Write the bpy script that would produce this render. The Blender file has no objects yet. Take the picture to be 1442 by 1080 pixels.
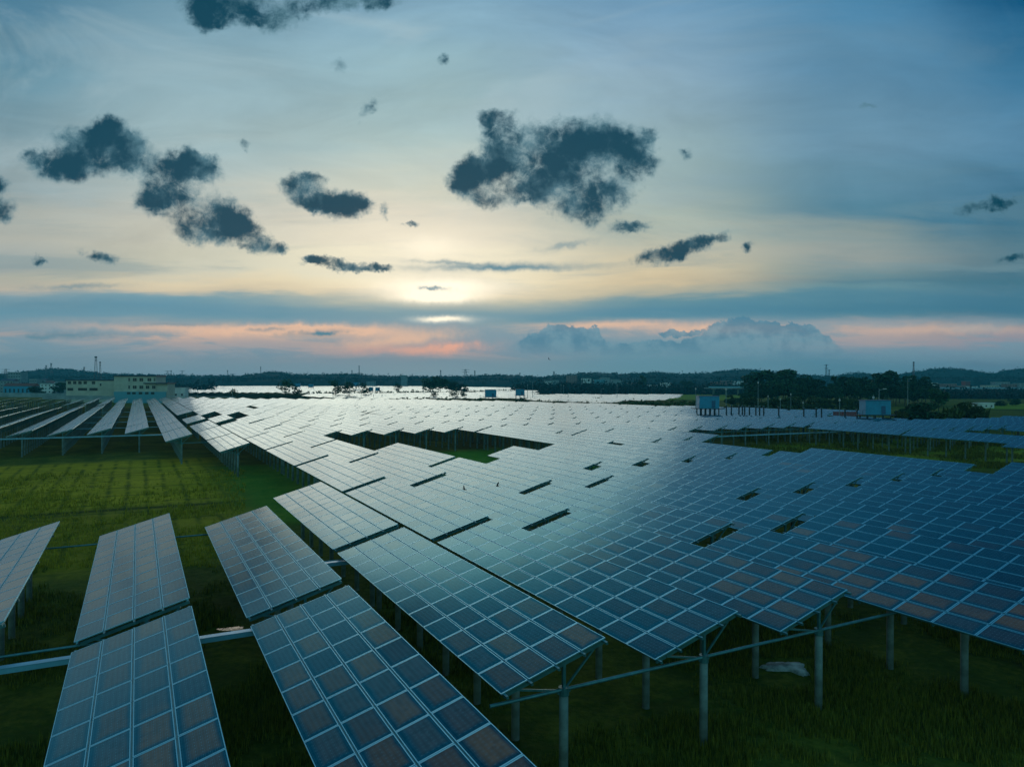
import bpy, bmesh, math, random
import numpy as np
from mathutils import Vector, Matrix, noise as mnoise

D = bpy.data
C = bpy.context.scene.collection
SC = bpy.context.scene
R = math.radians
random.seed(7)

# ------------------------------------------------------------------ camera
HAZE = .00018
H = 13.1                      # height of the eye above the ground, metres
PHI = R(27.692)               # heading of the table rows, left of the view
FPX, YH = 1004.88, 538.49
cam_d = D.cameras.new('camera'); cam = D.objects.new('camera', cam_d); C.objects.link(cam)
cam_d.sensor_width = 36; cam_d.lens = FPX/1442*36
cam_d.clip_start = 0.1; cam_d.clip_end = 20000
cam.matrix_world = (Matrix.Translation((0, 0, H)) @ Matrix.Rotation(R(90-0.086), 4, 'X')
                    @ Matrix.Rotation(R(0.183), 4, 'Z'))
SC.camera = cam
SC.view_settings.view_transform = 'Standard'; SC.view_settings.look = 'None'
SC.view_settings.exposure = 0; SC.view_settings.gamma = 1

SUN_AZ, SUN_EL = R(-5.9), R(7.6)       # azimuth to the right of +Y

def lin(c):
    return tuple(((v/255)/12.92 if v/255 <= .04045 else ((v/255+.055)/1.055)**2.4) for v in c)

# ------------------------------------------------------------------ world
W = D.worlds.new('World'); SC.world = W; W.use_nodes = True
W.cycles.sampling_method = 'MANUAL'; W.cycles.sample_map_resolution = 512

class NT:
    def __init__(s, tree): s.t = tree; s.n = tree.nodes; s.l = tree.links
    def put(s, sock, v):
        if isinstance(v, bpy.types.NodeSocket): s.l.new(v, sock)
        elif v is not None: sock.default_value = v
    def m(s, op, a, b=None, c=None, clamp=False):
        n = s.n.new('ShaderNodeMath'); n.operation = op; n.use_clamp = clamp
        for i, v in enumerate((a, b, c)): s.put(n.inputs[i], v)
        return n.outputs[0]
    def vm(s, op, a, b=None, out=0):
        n = s.n.new('ShaderNodeVectorMath'); n.operation = op
        s.put(n.inputs[0], a); s.put(n.inputs[1], b)
        return n.outputs['Value'] if op in ('DOT_PRODUCT', 'LENGTH') else n.outputs[0]
    def comb(s, x, y, z=0.0):
        n = s.n.new('ShaderNodeCombineXYZ')
        for i, v in enumerate((x, y, z)): s.put(n.inputs[i], v)
        return n.outputs[0]
    def sep(s, v):
        n = s.n.new('ShaderNodeSeparateXYZ'); s.put(n.inputs[0], v); return n.outputs
    def noise(s, v, scale, detail=3, rough=.5, dist=0, out='Fac', dim='3D'):
        n = s.n.new('ShaderNodeTexNoise'); n.noise_dimensions = dim
        s.put(n.inputs['Vector'], v)
        s.put(n.inputs['Scale'], scale); s.put(n.inputs['Detail'], detail)
        s.put(n.inputs['Roughness'], rough); s.put(n.inputs['Distortion'], dist)
        return n.outputs[out]
    def mix(s, f, a, b, mode='MIX', clamp=True):
        n = s.n.new('ShaderNodeMix'); n.data_type = 'RGBA'; n.blend_type = mode; n.clamp_factor = clamp
        s.put(n.inputs[0], f)
        for i, v in ((6, a), (7, b)):
            if isinstance(v, (tuple, list)): v = (*v[:3], 1)
            s.put(n.inputs[i], v)
        return n.outputs[2]
    def smooth(s, x, lo, hi, a=0.0, b=1.0):
        n = s.n.new('ShaderNodeMapRange'); n.interpolation_type = 'SMOOTHSTEP'
        for i, v in enumerate((x, lo, hi, a, b)): s.put(n.inputs[i], v)
        return n.outputs[0]
    def maprange(s, x, lo, hi, a=0.0, b=1.0):
        n = s.n.new('ShaderNodeMapRange')
        for i, v in enumerate((x, lo, hi, a, b)): s.put(n.inputs[i], v)
        return n.outputs[0]
    def ramp(s, f, stops, interp='LINEAR'):
        n = s.n.new('ShaderNodeValToRGB'); cr = n.color_ramp; cr.interpolation = interp
        while len(cr.elements) < len(stops): cr.elements.new(.5)
        for e, (p, c) in zip(cr.elements, stops):
            e.position = p; e.color = (*c[:3], 1)
        s.put(n.inputs[0], f); return n.outputs[0]

def build_world():
    g = NT(W.node_tree); W.node_tree.nodes.clear()
    tc = g.n.new('ShaderNodeTexCoord')
    d = tc.outputs['Generated']; X, Y, Z = g.sep(d)
    yy = g.m('SQRT', g.m('MULTIPLY_ADD', Y, Y, .01))
    u = g.m('DIVIDE', X, yy); v = g.m('DIVIDE', Z, yy)
    P = g.comb(u, v)
    # streaky perturbation of the layers
    s1 = g.noise(g.vm('MULTIPLY', P, (2.0, 13, 1)), 1.0, 5, .55, .4)
    s2 = g.noise(g.vm('MULTIPLY', g.vm('ADD', P, (3, 9, 0)), (5, 42, 1)), 1.0, 5, .6, .3)
    pert = g.m('ADD', g.m('MULTIPLY', g.m('SUBTRACT', s1, .5), .058), g.m('MULTIPLY', g.m('SUBTRACT', s2, .5), .026))
    low = g.smooth(v, .03, .22, .50, 1.7)
    vp = g.m('ADD', v, g.m('MULTIPLY', pert, low))
    t = g.m('DIVIDE', vp, .95, clamp=True)
    ys = [-330, -120, 0, 100, 200, 265, 300, 335, 360, 385, 400, 414, 424, 440, 448, 457, 470, 482, 497, 512, 530]
    cols = {
      0:   [(60,106,132),(62,108,134),(70,116,142),(92,134,152),(118,146,156),(142,158,160),(165,172,166),(176,178,168),(170,176,170),(168,174,168),(190,188,170),(196,186,168),(134,162,172),(108,150,168),(108,152,170),(140,160,168),(176,168,166),(154,166,172),(142,164,174),(132,160,174),(124,158,172)],
      300: [(70,118,146),(84,130,156),(108,148,168),(140,170,180),(152,176,180),(172,184,180),(192,192,180),(204,202,184),(202,200,180),(206,204,184),(228,212,178),(214,200,172),(122,160,172),(104,150,170),(112,154,170),(168,172,168),(230,190,166),(188,174,170),(160,168,176),(140,164,176),(128,160,176)],
      600: [(82,130,156),(110,152,174),(122,158,178),(142,174,184),(156,180,180),(188,194,180),(214,208,190),(232,222,198),(248,238,206),(255,244,206),(255,240,196),(246,222,176),(196,192,166),(108,152,166),(112,154,168),(116,158,172),(140,164,170),(190,172,166),(190,170,168),(152,168,176),(140,168,178)],
      900: [(72,124,154),(98,144,170),(108,148,176),(134,164,182),(142,168,174),(150,172,170),(166,180,170),(182,186,170),(196,192,170),(220,204,168),(214,196,160),(176,176,158),(106,148,160),(88,140,162),(104,148,164),(218,188,166),(212,184,168),(134,164,174),(120,162,176),(118,160,176),(118,160,174)],
      1200:[(40,96,130),(52,108,144),(68,122,156),(92,136,164),(104,142,164),(92,134,154),(82,128,148),(134,152,152),(148,158,154),(112,142,148),(92,132,146),(104,144,154),(88,136,154),(76,128,150),(84,134,152),(176,166,162),(186,170,166),(166,164,170),(114,150,170),(102,148,168),(98,144,164)],
      1442:[(10,66,104),(12,74,112),(18,84,124),(54,110,144),(84,128,156),(66,114,140),(62,112,136),(84,122,138),(96,128,140),(76,118,136),(70,116,134),(78,124,144),(72,122,144),(68,120,144),(76,122,142),(140,148,156),(158,154,162),(156,154,164),(124,148,166),(106,140,160),(96,138,158)],
    }
    xs = [0, 300, 600, 900, 1200, 1442]
    ramps = []
    for x in xs:
        st = sorted([(min(1, max(0, ((YH-y)/FPX)/.95)), lin(c)) for y, c in zip(ys, cols[x])])
        ramps.append(g.ramp(t, st))
    up = g.m('ADD', u, g.m('MULTIPLY', g.m('SUBTRACT', g.noise(P, 2.2, 2), .5), .14))
    col = ramps[0]
    for i in range(1, 6):
        a, b = (xs[i-1]-721)/FPX, (xs[i]-721)/FPX
        col = g.mix(g.smooth(up, a, b), col, ramps[i])
    # fine cirrus texture, stronger away from the horizon
    c1 = g.noise(g.vm('MULTIPLY', g.vm('ADD', P, (7, 2, 0)), (3.2, 11, 1)), 1.0, 7, .62, .8)
    amp = g.smooth(v, .04, .3, .12, .62)
    f = g.m('MULTIPLY_ADD', g.m('SUBTRACT', c1, .5), amp, g.smooth(v, .10, .35, 1.0, 1.13))
    col = g.vm('MULTIPLY', col, g.comb(f, f, f))
    sub = lambda k: None
    wob = g.noise(P, 38, 6, .65, out='Color')
    wsm = g.noise(P, 9, 3, .5, out='Color')
    def warp(amt, sx=1, sy=1, src=wob):
        return g.vm('ADD', P, g.vm('MULTIPLY', g.vm('SUBTRACT', src, (.5, .5, .5)), (amt*sx, amt*sy, 0)))
    def blob(Pw, px, py, rx, ry, rot=0.0):
        c = ((px-721)/FPX, (YH-py)/FPX, 0)
        q = g.vm('SUBTRACT', Pw, c)
        if rot:
            n = g.n.new('ShaderNodeVectorRotate'); n.rotation_type = 'Z_AXIS'
            g.put(n.inputs['Vector'], q); n.inputs['Angle'].default_value = -R(rot); q = n.outputs[0]
        q = g.vm('MULTIPLY', q, (FPX/rx, FPX/ry, 0))
        return g.m('EXPONENT', g.m('MULTIPLY', g.vm('DOT_PRODUCT', q, q), -1.0))
    def total(Pw, lst):
        acc = None
        for b in lst:
            w = b[5] if len(b) > 5 else 1.0
            e = blob(Pw, *b[:4], b[4] if len(b) > 4 else 0)
            if acc is None: acc = g.m('MULTIPLY', e, w)
            else: acc = g.m('MULTIPLY_ADD', e, w, acc)
        return acc
    Pst = warp(.05, 2.2, .30)
    pn = g.noise(g.vm('MULTIPLY', g.vm('ADD', P, (2, 5, 0)), (4.5, 30, 1)), 1.0, 6, .62, .5)
    hb = g.m('MULTIPLY', g.smooth(v, .012, .045), g.smooth(v, .105, .075))
    col = g.mix(g.m('MULTIPLY', g.m('MULTIPLY', hb, g.smooth(pn, .42, .58)), .78), col, lin((124,158,174)))
    hb2 = g.m('MULTIPLY', g.smooth(v, .085, .125), g.smooth(v, .36, .15))
    pn2 = g.noise(g.vm('MULTIPLY', g.vm('ADD', P, (6, 1, 0)), (2.6, 22, 1)), 1.0, 6, .6, .5)
    col = g.mix(g.m('MULTIPLY', g.m('MULTIPLY', hb2, g.smooth(pn2, .48, .66)), .42), col, lin((122,152,160)))
    # broad grey veils high up
    pn3 = g.noise(g.vm('MULTIPLY', g.vm('ADD', P, (1, 7, 0)), (1.7, 4.6, 1)), 1.0, 6, .6, 1.0)
    hb3 = g.smooth(v, .16, .30)
    col = g.mix(g.m('MULTIPLY', g.m('MULTIPLY', hb3, g.smooth(pn3, .48, .68)), .42), col, g.mix(g.smooth(u, -.1, .6), lin((176,198,204)), lin((92,134,160))))
    # warm layer under the cloud deck
    warm = total(Pst, [(330,466,190,6,-1),(470,468,120,8,2),(560,480,75,9,6,1.0),(420,462,60,5),(1320,462,150,7,0,.5),(870,458,90,5,1,.8),(1000,462,60,6)])
    col = g.mix(g.m('MULTIPLY', warm, .85, clamp=True), col, lin((246,200,168)))
    pink = total(Pst, [(628,492,52,8,3),(560,494,70,6,0,.6),(640,486,24,5,3,.8)])
    col = g.mix(g.m('MULTIPLY', pink, .7, clamp=True), col, lin((250,184,156)))
    # glow of the sun behind thin cloud
    gl = total(warp(.02, 1.3, .5), [(618,406,82,13),(602,350,46,16,0,.38),(614,420,50,7),(624,450,34,4,0,.9)])
    gl2 = total(P, [(612,392,170,40),(605,345,120,36,0,.5),(600,300,240,90,0,.45)])
    col = g.mix(g.m('MULTIPLY', gl2, .52, clamp=True), col, (1.0, .90, .70))
    col = g.mix(g.m('MULTIPLY', gl, 1.15, clamp=True), col, (1.35, 1.2, .92), clamp=False)
    # dark streaks
    dk = total(Pst, [(690,379,100,4,0),(640,372,50,3,-3,.8),(800,346,36,4,10,.7),(760,375,80,5,0,.6),(110,407,60,4,2,.8),(60,430,120,5,0,.3),(612,408,20,2.5,-6,1.1),(440,470,40,4,4,.9),(380,465,22,3,4,.8),(460,471,25,4,0,.7),(105,475,50,4,-1,.9),(60,478,20,3,0,.7),(250,459,60,2,0,.5)])
    col = g.mix(g.m('MULTIPLY', dk, .75, clamp=True), col, lin((92,138,156)))
    # towering cumulus on the horizon, clear upper edges
    Pc = warp(.034)
    tw = total(Pc, [(793,468,26,13),(832,473,15,11),(838,466,7,7),(770,485,50,20),(860,497,60,13),(930,490,70,8),(1030,456,28,8,10),(1050,466,45,12),(1105,474,55,14),(1085,463,20,8),(1122,465,20,7),(1000,497,170,16),(950,468,32,5,4),(1000,476,30,6,4),(1140,492,40,12)])
    col = g.mix(g.m('MULTIPLY', g.smooth(tw, .40, .60, 0, .85), g.smooth(v, .028, .062)), col, g.mix(g.smooth(g.noise(P, 30, 5, .6), .38, .62), lin((84,134,158)), lin((118,158,174))))
    # dark cumulus
    fine = g.noise(g.vm('ADD', P, (4, 4, 0)), 62, 9, .68, .5)
    med = g.noise(g.vm('ADD', P, (1, 4, 0)), 19, 6, .58)
    Pd = warp(.034)
    Pd = g.vm('ADD', Pd, g.vm('MULTIPLY', g.vm('SUBTRACT', wsm, (.5, .5, .5)), (.018, .018, 0)))
    blobs = [(128,214,52,26,-8),(168,196,30,22),(95,238,38,18),(190,222,26,20),(54,226,18,10,0,.8),(150,180,16,14,0,.8),
      (238,248,36,26),(264,232,22,18),(292,240,20,16),(215,288,26,15),(250,280,30,14,0,.7),
      (300,312,42,28),(342,322,30,20,-20),(366,348,18,12,0,.8),(272,334,22,14,0,.9),(398,352,12,8,0,.75),
      (420,262,26,16),(462,286,38,17,-12),(496,290,20,15),(438,252,16,10,0,.8),(440,286,28,10),
      (760,216,48,30),(812,198,44,28),(862,208,46,28),(898,228,24,18),(704,184,22,22,0,.95),(684,166,16,12,0,.7),(672,250,26,18,30),(682,288,24,14),(740,276,34,14,0,.85),
      (812,296,38,20,-10),(856,272,34,20),(790,250,46,22),(700,226,26,28,0,1.0),(660,236,20,14,20,.8),(650,262,20,14,0,.9),(915,195,10,8,0,.7),
      (928,360,34,13,10),(968,348,28,12,15),(1004,336,16,8,10),(1047,345,9,7,0,.75),(886,320,26,8,10,.85),
      (490,376,42,7,-4,.95),(448,370,16,7,0,.8),(532,380,16,6,0,.75),(578,316,12,5,0,.8),
      (8,302,22,18),(2,268,14,10),(62,369,9,7,0,.8),(145,362,28,9,-15,.75),(343,211,11,8,0,.72),(520,158,22,9,40,.42),
      (480,97,12,11,0,.6),(623,87,9,7,20,.42),(541,302,8,13,0,.62),(965,218,12,8,0,.62),(1220,154,14,5,0,.66),
      (328,10,46,26),(296,34,24,14),(372,34,40,14,0,1.0),(440,12,44,14,0,.9),(520,4,40,12,0,.85),(300,2,40,16),
      (1400,284,40,10,4,.66),(1352,296,18,12,0,.56),(1420,362,30,8,0,.62)]
    S = total(Pd, blobs)
    S = g.m('SUBTRACT', 1.0, g.m('EXPONENT', g.m('MULTIPLY', S, -1.9)))
    S2 = g.m('ADD', S, g.m('ADD', g.m('MULTIPLY', g.m('SUBTRACT', fine, .5), .75), g.m('MULTIPLY', g.m('SUBTRACT', med, .5), 1.25)))
    mask = g.m('MULTIPLY', g.smooth(S2, .24, .88), g.smooth(S, .06, .34))
    dens = g.smooth(g.m('ADD', S2, g.m('MULTIPLY', g.m('SUBTRACT', g.noise(g.vm('ADD', P, (9, 1, 0)), 20, 5, .55), .5), 1.3)), .38, 1.0)
    body = g.mix(dens, lin((84,124,138)), lin((4,62,82)))
    col = g.mix(g.m('MULTIPLY', mask, .96), col, body)
    # the rest of the sky (behind the eye): clear dusk sky
    sky = g.n.new('ShaderNodeTexSky'); sky.sky_type = 'NISHITA'; sky.sun_disc = False
    sky.sun_elevation = SUN_EL; sky.sun_rotation = SUN_AZ
    sky.air_density = 1.2; sky.dust_density = 1.5; sky.ozone_density = 2.0
    nish = g.vm('MULTIPLY', sky.outputs[0], (.10, .15, .14))
    nish = g.vm('ADD', nish, (.015, .085, .10))
    col = g.mix(g.smooth(Y, -.25, .12), nish, col)
    # below the horizon the far ground closes the view
    bg = g.n.new('ShaderNodeBackground'); g.put(bg.inputs[0], col); bg.inputs[1].default_value = 1.0
    out = g.n.new('ShaderNodeOutputWorld'); g.l.new(bg.outputs[0], out.inputs[0])
build_world()

sd = D.lights.new('sun', 'SUN'); sd.energy = .5; sd.angle = R(40); sd.color = (1, .86, .66)
so = D.objects.new('sun', sd); C.objects.link(so)
sv = Vector((math.sin(SUN_AZ)*math.cos(SUN_EL), math.cos(SUN_AZ)*math.cos(SUN_EL), math.sin(SUN_EL)))
so.rotation_euler = sv.to_track_quat('Z', 'Y').to_euler()

# ------------------------------------------------------------------ frame of the array
cP, sP = math.cos(PHI), math.sin(PHI)
C0, PK = 1.3894, .455
def ac(a, c):                       # row coordinates (in eye heights) -> metres on the ground
    return (H*(-sP*a+cP*c), H*(cP*a+sP*c))
def px(x, y, z=0.0):                # point of the place at height z seen at this spot of the photograph
    r = R(.1828); dx, dy = x-721, y-540
    x = 721+dx*math.cos(r)+dy*math.sin(r); y = 540-dx*math.sin(r)+dy*math.cos(r)
    Zd = FPX*(H-z)/(y-YH); return ((x-721)/FPX*Zd, Zd)
def at(x, Zd):                      # ground point in the direction x at distance Zd
    return ((x-721)/FPX*Zd, Zd)
def zat(x, y, Zd):                  # height at distance Zd seen at row y
    y2 = 540-(x-721)*math.sin(R(.1828))+(y-540)
    return H-(y2-YH)/FPX*Zd

# ------------------------------------------------------------------ helpers
class MB:
    def __init__(s): s.v = []; s.f = []; s.mi = []; s.uv = None
    def add(s, vs, fs, mi=0):
        o = len(s.v); s.v += [tuple(p) for p in vs]; s.f += [tuple(i+o for i in f) for f in fs]; s.mi += [mi]*len(fs)
    def box(s, x0, y0, z0, x1, y1, z1, mi=0):
        s.add([(x0,y0,z0),(x1,y0,z0),(x1,y1,z0),(x0,y1,z0),(x0,y0,z1),(x1,y0,z1),(x1,y1,z1),(x0,y1,z1)],
              [(3,2,1,0),(4,5,6,7),(0,1,5,4),(1,2,6,5),(2,3,7,6),(3,0,4,7)], mi)
    def bar(s, p, q, w, h=None, mi=0, up=(0,0,1)):
        p, q = Vector(p), Vector(q); h = h or w; d = (q-p).normalized(); U = Vector(up)
        if abs(d.dot(U)) > .98: U = Vector((0,1,0))
        sx = d.cross(U).normalized()*w/2; sz = sx.cross(d).normalized()*h/2
        vs = [p-sx-sz, p+sx-sz, p+sx+sz, p-sx+sz, q-sx-sz, q+sx-sz, q+sx+sz, q-sx+sz]
        s.add(vs, [(0,1,2,3),(7,6,5,4),(0,4,5,1),(1,5,6,2),(2,6,7,3),(3,7,4,0)], mi)
    def tube(s, p, q, r0, r1=None, n=8, mi=0, cap=True):
        p, q = Vector(p), Vector(q); r1 = r0 if r1 is None else r1; d = (q-p).normalized()
        U = Vector((0,0,1)) if abs(d.z) < .9 else Vector((1,0,0))
        a = d.cross(U).normalized(); b = d.cross(a)
        vs = []
        for c, r in ((p, r0), (q, r1)):
            for i in range(n):
                t = 2*math.pi*i/n; vs.append(c+(a*math.cos(t)+b*math.sin(t))*r)
        fs = [(i, i+n, (i+1) % n+n, (i+1) % n) for i in range(n)]
        if cap: fs += [tuple(range(n)), tuple(range(2*n-1, n-1, -1))]
        s.add(vs, fs, mi)
    def mesh(s, name, mats, smooth=False):
        me = D.meshes.new(name); me.from_pydata(s.v, [], s.f)
        for m in mats: me.materials.append(m)
        if len(mats) > 1: me.polygons.foreach_set('material_index', s.mi)
        if smooth: me.polygons.foreach_set('use_smooth', [True]*len(s.f))
        me.update(); return me
def link(name, me, parent=None, loc=None, rz=0):
    o = D.objects.new(name, me); C.objects.link(o)
    if parent: o.parent = parent
    if loc is not None: o.location = loc
    if rz: o.rotation_euler = (0, 0, rz)
    return o
def build(mb, name, mat, parent=None, loc=None, rz=0, smooth=False):
    return link(name, mb.mesh(name, mat if isinstance(mat, list) else [mat], smooth), parent, loc, rz)
def tag(o, label=None, cat=None, group=None, kind=None):
    for k, v in (('label', label), ('category', cat), ('group', group), ('kind', kind)):
        if v: o[k] = v
    return o
def thing(name, label, cat, loc, rz=0, group=None):
    o = D.objects.new(name, None); C.objects.link(o); o.location = loc; o.rotation_euler = (0, 0, rz)
    o.empty_display_size = .5
    return tag(o, label, cat, group)

# ------------------------------------------------------------------ materials
def mat(name, base, rough=.7, metal=0.0, spec=.5, vary=0.0, vscale=1.0, bump=0.0, bscale=8.0, coord='Object'):
    m = D.materials.new(name); m.use_nodes = True; g = NT(m.node_tree)
    b = g.n['Principled BSDF']
    b.inputs['Roughness'].default_value = rough; b.inputs['Metallic'].default_value = metal
    b.inputs['Specular IOR Level'].default_value = spec
    tc = g.n.new('ShaderNodeTexCoord').outputs[coord]
    if vary:
        n = g.noise(tc, vscale, 5, .6)
        lo = tuple(c*(1-vary) for c in base); hi = tuple(min(1, c*(1+vary)) for c in base)
        g.put(b.inputs['Base Color'], g.mix(g.smooth(n, .3, .7), lo, hi))
    else: b.inputs['Base Color'].default_value = (*base, 1)
    if bump:
        bn = g.n.new('ShaderNodeBump'); bn.inputs['Strength'].default_value = bump; bn.inputs['Distance'].default_value = .05
        g.put(bn.inputs['Height'], g.noise(tc, bscale, 5, .6)); g.l.new(bn.outputs[0], b.inputs['Normal'])
    return m

def panel_material():
    m = D.materials.new('solar_glass'); m.use_nodes = True; g = NT(m.node_tree); b = g.n['Principled BSDF']
    uv = g.n.new('ShaderNodeTexCoord').outputs['UV']; U, V, _ = g.sep(uv)
    oi = g.n.new('ShaderNodeObjectInfo').outputs['Random']
    isl = g.n.new('ShaderNodeNewGeometry').outputs['Random Per Island']
    wn = g.n.new('ShaderNodeTexWhiteNoise'); wn.noise_dimensions = '3D'
    g.put(wn.inputs['Vector'], g.comb(g.m('MULTIPLY', oi, 917.0), g.m('MULTIPLY', isl, 613.0), 1.0))
    r1, r2, r3 = g.sep(wn.outputs['Color'])
    pos = g.n.new('ShaderNodeNewGeometry').outputs['Position']
    # cells: 6 across, 10 along
    def tri(x, n):                                   # 0 at the cell border, .5 at its middle
        f = g.m('FRACT', g.m('MULTIPLY', x, float(n))); return g.m('MINIMUM', f, g.m('SUBTRACT', 1.0, f))
    cu, cv = tri(U, 6), tri(V, 10)
    gap = g.m('MAXIMUM', g.m('LESS_THAN', cu, .022), g.m('LESS_THAN', cv, .018))
    dot = g.m('LESS_THAN', g.m('ADD', cu, cv), .115)
    bus = g.m('LESS_THAN', g.m('ABSOLUTE', g.m('SUBTRACT', cu, .26)), .014)
    # blue margin and warmer middle: module tone plus reflection painted into the colour
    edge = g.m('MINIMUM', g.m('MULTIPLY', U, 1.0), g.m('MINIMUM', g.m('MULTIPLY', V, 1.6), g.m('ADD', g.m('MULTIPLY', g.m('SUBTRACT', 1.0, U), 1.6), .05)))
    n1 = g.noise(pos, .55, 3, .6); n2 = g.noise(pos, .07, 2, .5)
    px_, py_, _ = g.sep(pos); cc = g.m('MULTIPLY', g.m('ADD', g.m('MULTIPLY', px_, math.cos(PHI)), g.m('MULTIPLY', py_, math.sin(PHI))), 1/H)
    refl_tint = g.smooth(cc, 3.4, 1.9, -.42, .20)      # painted copper reflection of the clouds, weaker in the rows at the right
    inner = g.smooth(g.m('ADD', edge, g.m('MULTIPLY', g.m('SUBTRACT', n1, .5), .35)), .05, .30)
    redness = g.smooth(g.m('ADD', g.m('MULTIPLY', r1, .75), g.m('ADD', g.m('MULTIPLY', g.m('SUBTRACT', n2, .5), 1.9), refl_tint)), .36, .74)
    f = g.m('MULTIPLY', inner, g.m('MAXIMUM', redness, g.maprange(refl_tint, -.1, .2, .06, .40)))
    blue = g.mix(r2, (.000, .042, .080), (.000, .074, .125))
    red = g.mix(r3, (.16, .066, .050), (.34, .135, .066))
    # crystal grain of the cells
    cw = g.n.new('ShaderNodeTexWhiteNoise'); cw.noise_dimensions = '3D'
    g.put(cw.inputs['Vector'], g.comb(g.m('FLOOR', g.m('MULTIPLY', U, 6.0)), g.m('FLOOR', g.m('MULTIPLY', V, 10.0)), g.m('MULTIPLY', r3, 77.0)))
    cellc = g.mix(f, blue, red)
    k = g.m('MULTIPLY_ADD', cw.outputs['Value'], .30, .85)
    cellc = g.vm('MULTIPLY', cellc, g.comb(k, k, k))
    c = g.mix(g.m('MULTIPLY', bus, .50), cellc, (.20, .32, .36))
    c = g.mix(g.m('MULTIPLY', gap, .40), c, (.10, .24, .30))
    c = g.mix(g.m('MULTIPLY', dot, .55), c, (.30, .40, .42))
    # dust film
    n3 = g.noise(g.vm('MULTIPLY', uv, (3, 1.5, 1)), 2.2, 4, .6)
    c = g.mix(g.m('MULTIPLY', g.smooth(n3, .35, .75), .06), c, (.12, .22, .24))
    g.put(b.inputs['Base Color'], c)
    b.inputs['Roughness'].default_value = .6; b.inputs['Specular IOR Level'].default_value = 0
    gl = g.n.new('ShaderNodeBsdfGlossy'); gl.distribution = 'GGX'
    g.put(gl.inputs['Roughness'], g.m('MULTIPLY_ADD', r2, .05, .13)); lw0 = g.n.new('ShaderNodeLayerWeight'); lw0.inputs['Blend'].default_value = .5
    g.put(gl.inputs['Color'], g.mix(g.smooth(lw0.outputs['Facing'], .52, .84), (.04, .78, 1.0), (.75, .90, 1.0)))
    lw = g.n.new('ShaderNodeLayerWeight'); lw.inputs['Blend'].default_value = .5
    fc = g.n.new('ShaderNodeFloatCurve'); g.put(fc.inputs['Value'], lw.outputs['Facing'])
    cv = fc.mapping.curves[0]
    pts = [(0, .02), (.35, .035), (.50, .075), (.60, .14), (.68, .225), (.75, .28), (.82, .39), (.89, .60), (1, .92)]
    cv.points[0].location = pts[0]; cv.points[1].location = pts[-1]
    for q in pts[1:-1]: cv.points.new(*q)
    fc.mapping.update()
    ms = g.n.new('ShaderNodeMixShader'); g.put(ms.inputs[0], fc.outputs[0]); g.l.new(b.outputs[0], ms.inputs[1]); g.l.new(gl.outputs[0], ms.inputs[2])
    g.l.new(ms.outputs[0], g.n['Material Output'].inputs['Surface'])
    bn = g.n.new('ShaderNodeBump'); bn.inputs['Strength'].default_value = .05; bn.inputs['Distance'].default_value = .02
    g.put(bn.inputs['Height'], g.noise(pos, 1.3, 2, .5)); g.l.new(bn.outputs[0], b.inputs['Normal']); g.l.new(bn.outputs[0], gl.inputs['Normal'])
    return m
M = {}
M['glass'] = panel_material()
M['frame'] = mat('anodised_aluminium', (.26, .66, .80), .34, .7)
M['back'] = mat('white_backsheet', (.20, .27, .29), .6)
M['steel'] = mat('galvanised_steel', (.07, .24, .27), .45, .5, vary=.2, vscale=3)
M['tray'] = mat('pale_blue_tray', (.16, .47, .64), .4, .2, vary=.15, vscale=1)
M['concrete'] = mat('pile_concrete', (.15, .23, .22), .85, vary=.35, vscale=1.3, bump=.2)

# ------------------------------------------------------------------ solar tables
TL = 1.5443*H                               # table length
XL, XU = -.1803*H, .1148*H                  # lower and upper edge beside the pile line
ZL, ZU = (1-.728)*H, (1-.6438)*H
TILT = math.atan2(ZU-ZL, XU-XL); SL = math.hypot(XU-XL, ZU-ZL)
GAP = .055; MW = (SL-3*GAP)/4; MLP = TL/12; ML = MLP-.022
ex = Vector((math.cos(TILT), 0, math.sin(TILT))); en = Vector((-math.sin(TILT), 0, math.cos(TILT)))
ORG = Vector((XL, 0, ZL))
def sp(s, y, n=0.0):                        # slope coordinates -> local metres
    return ORG+ex*s+Vector((0, y, 0))+en*n

def module_geo(mb, uvs, s0, y0, rnd, fw=.022, simple=False):
    a = rnd.gauss(0, R(.16)); b = rnd.gauss(0, R(.13))
    cs, cy = s0+MW/2, y0+ML/2
    def P(s, y, n): return sp(s, y, n+(s-cs)*a+(y-cy)*b)
    o = len(mb.v)
    s1, y1 = s0+MW, y0+ML; i0, i1, j0, j1 = s0+fw, s1-fw, y0+.042, y1-.042
    t = .04
    vs = [P(i0,j0,-.004),P(i1,j0,-.004),P(i1,j1,-.004),P(i0,j1,-.004)]
    mb.add(vs, [(0,1,2,3)], 0); uvs += [(0,0),(1,0),(1,1),(0,1)]
    vs = [P(s0,y0,0),P(s1,y0,0),P(s1,y1,0),P(s0,y1,0),P(i0,j0,0),P(i1,j0,0),P(i1,j1,0),P(i0,j1,0),
          P(s0,y0,-t),P(s1,y0,-t),P(s1,y1,-t),P(s0,y1,-t)]
    fs = [(0,1,5,4),(1,2,6,5),(2,3,7,6),(3,0,4,7),(0,8,9,1),(1,9,10,2),(2,10,11,3),(3,11,8,0)]
    mb.add(vs, fs, 1); uvs += [(0,0)]*32
    mb.add([P(s0,y0,-t),P(s1,y0,-t),P(s1,y1,-t),P(s0,y1,-t)], [(3,2,1,0)], 2); uvs += [(0,0)]*4
def uvmesh(mb, uvs, name, mats):
    me = mb.mesh(name, mats); l = me.uv_layers.new(name='UVMap')
    l.data.foreach_set('uv', np.array(uvs, dtype=np.float32).ravel()); return me
PM = [M['glass'], M['frame'], M['back']]
rnd = random.Random(3)
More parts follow.
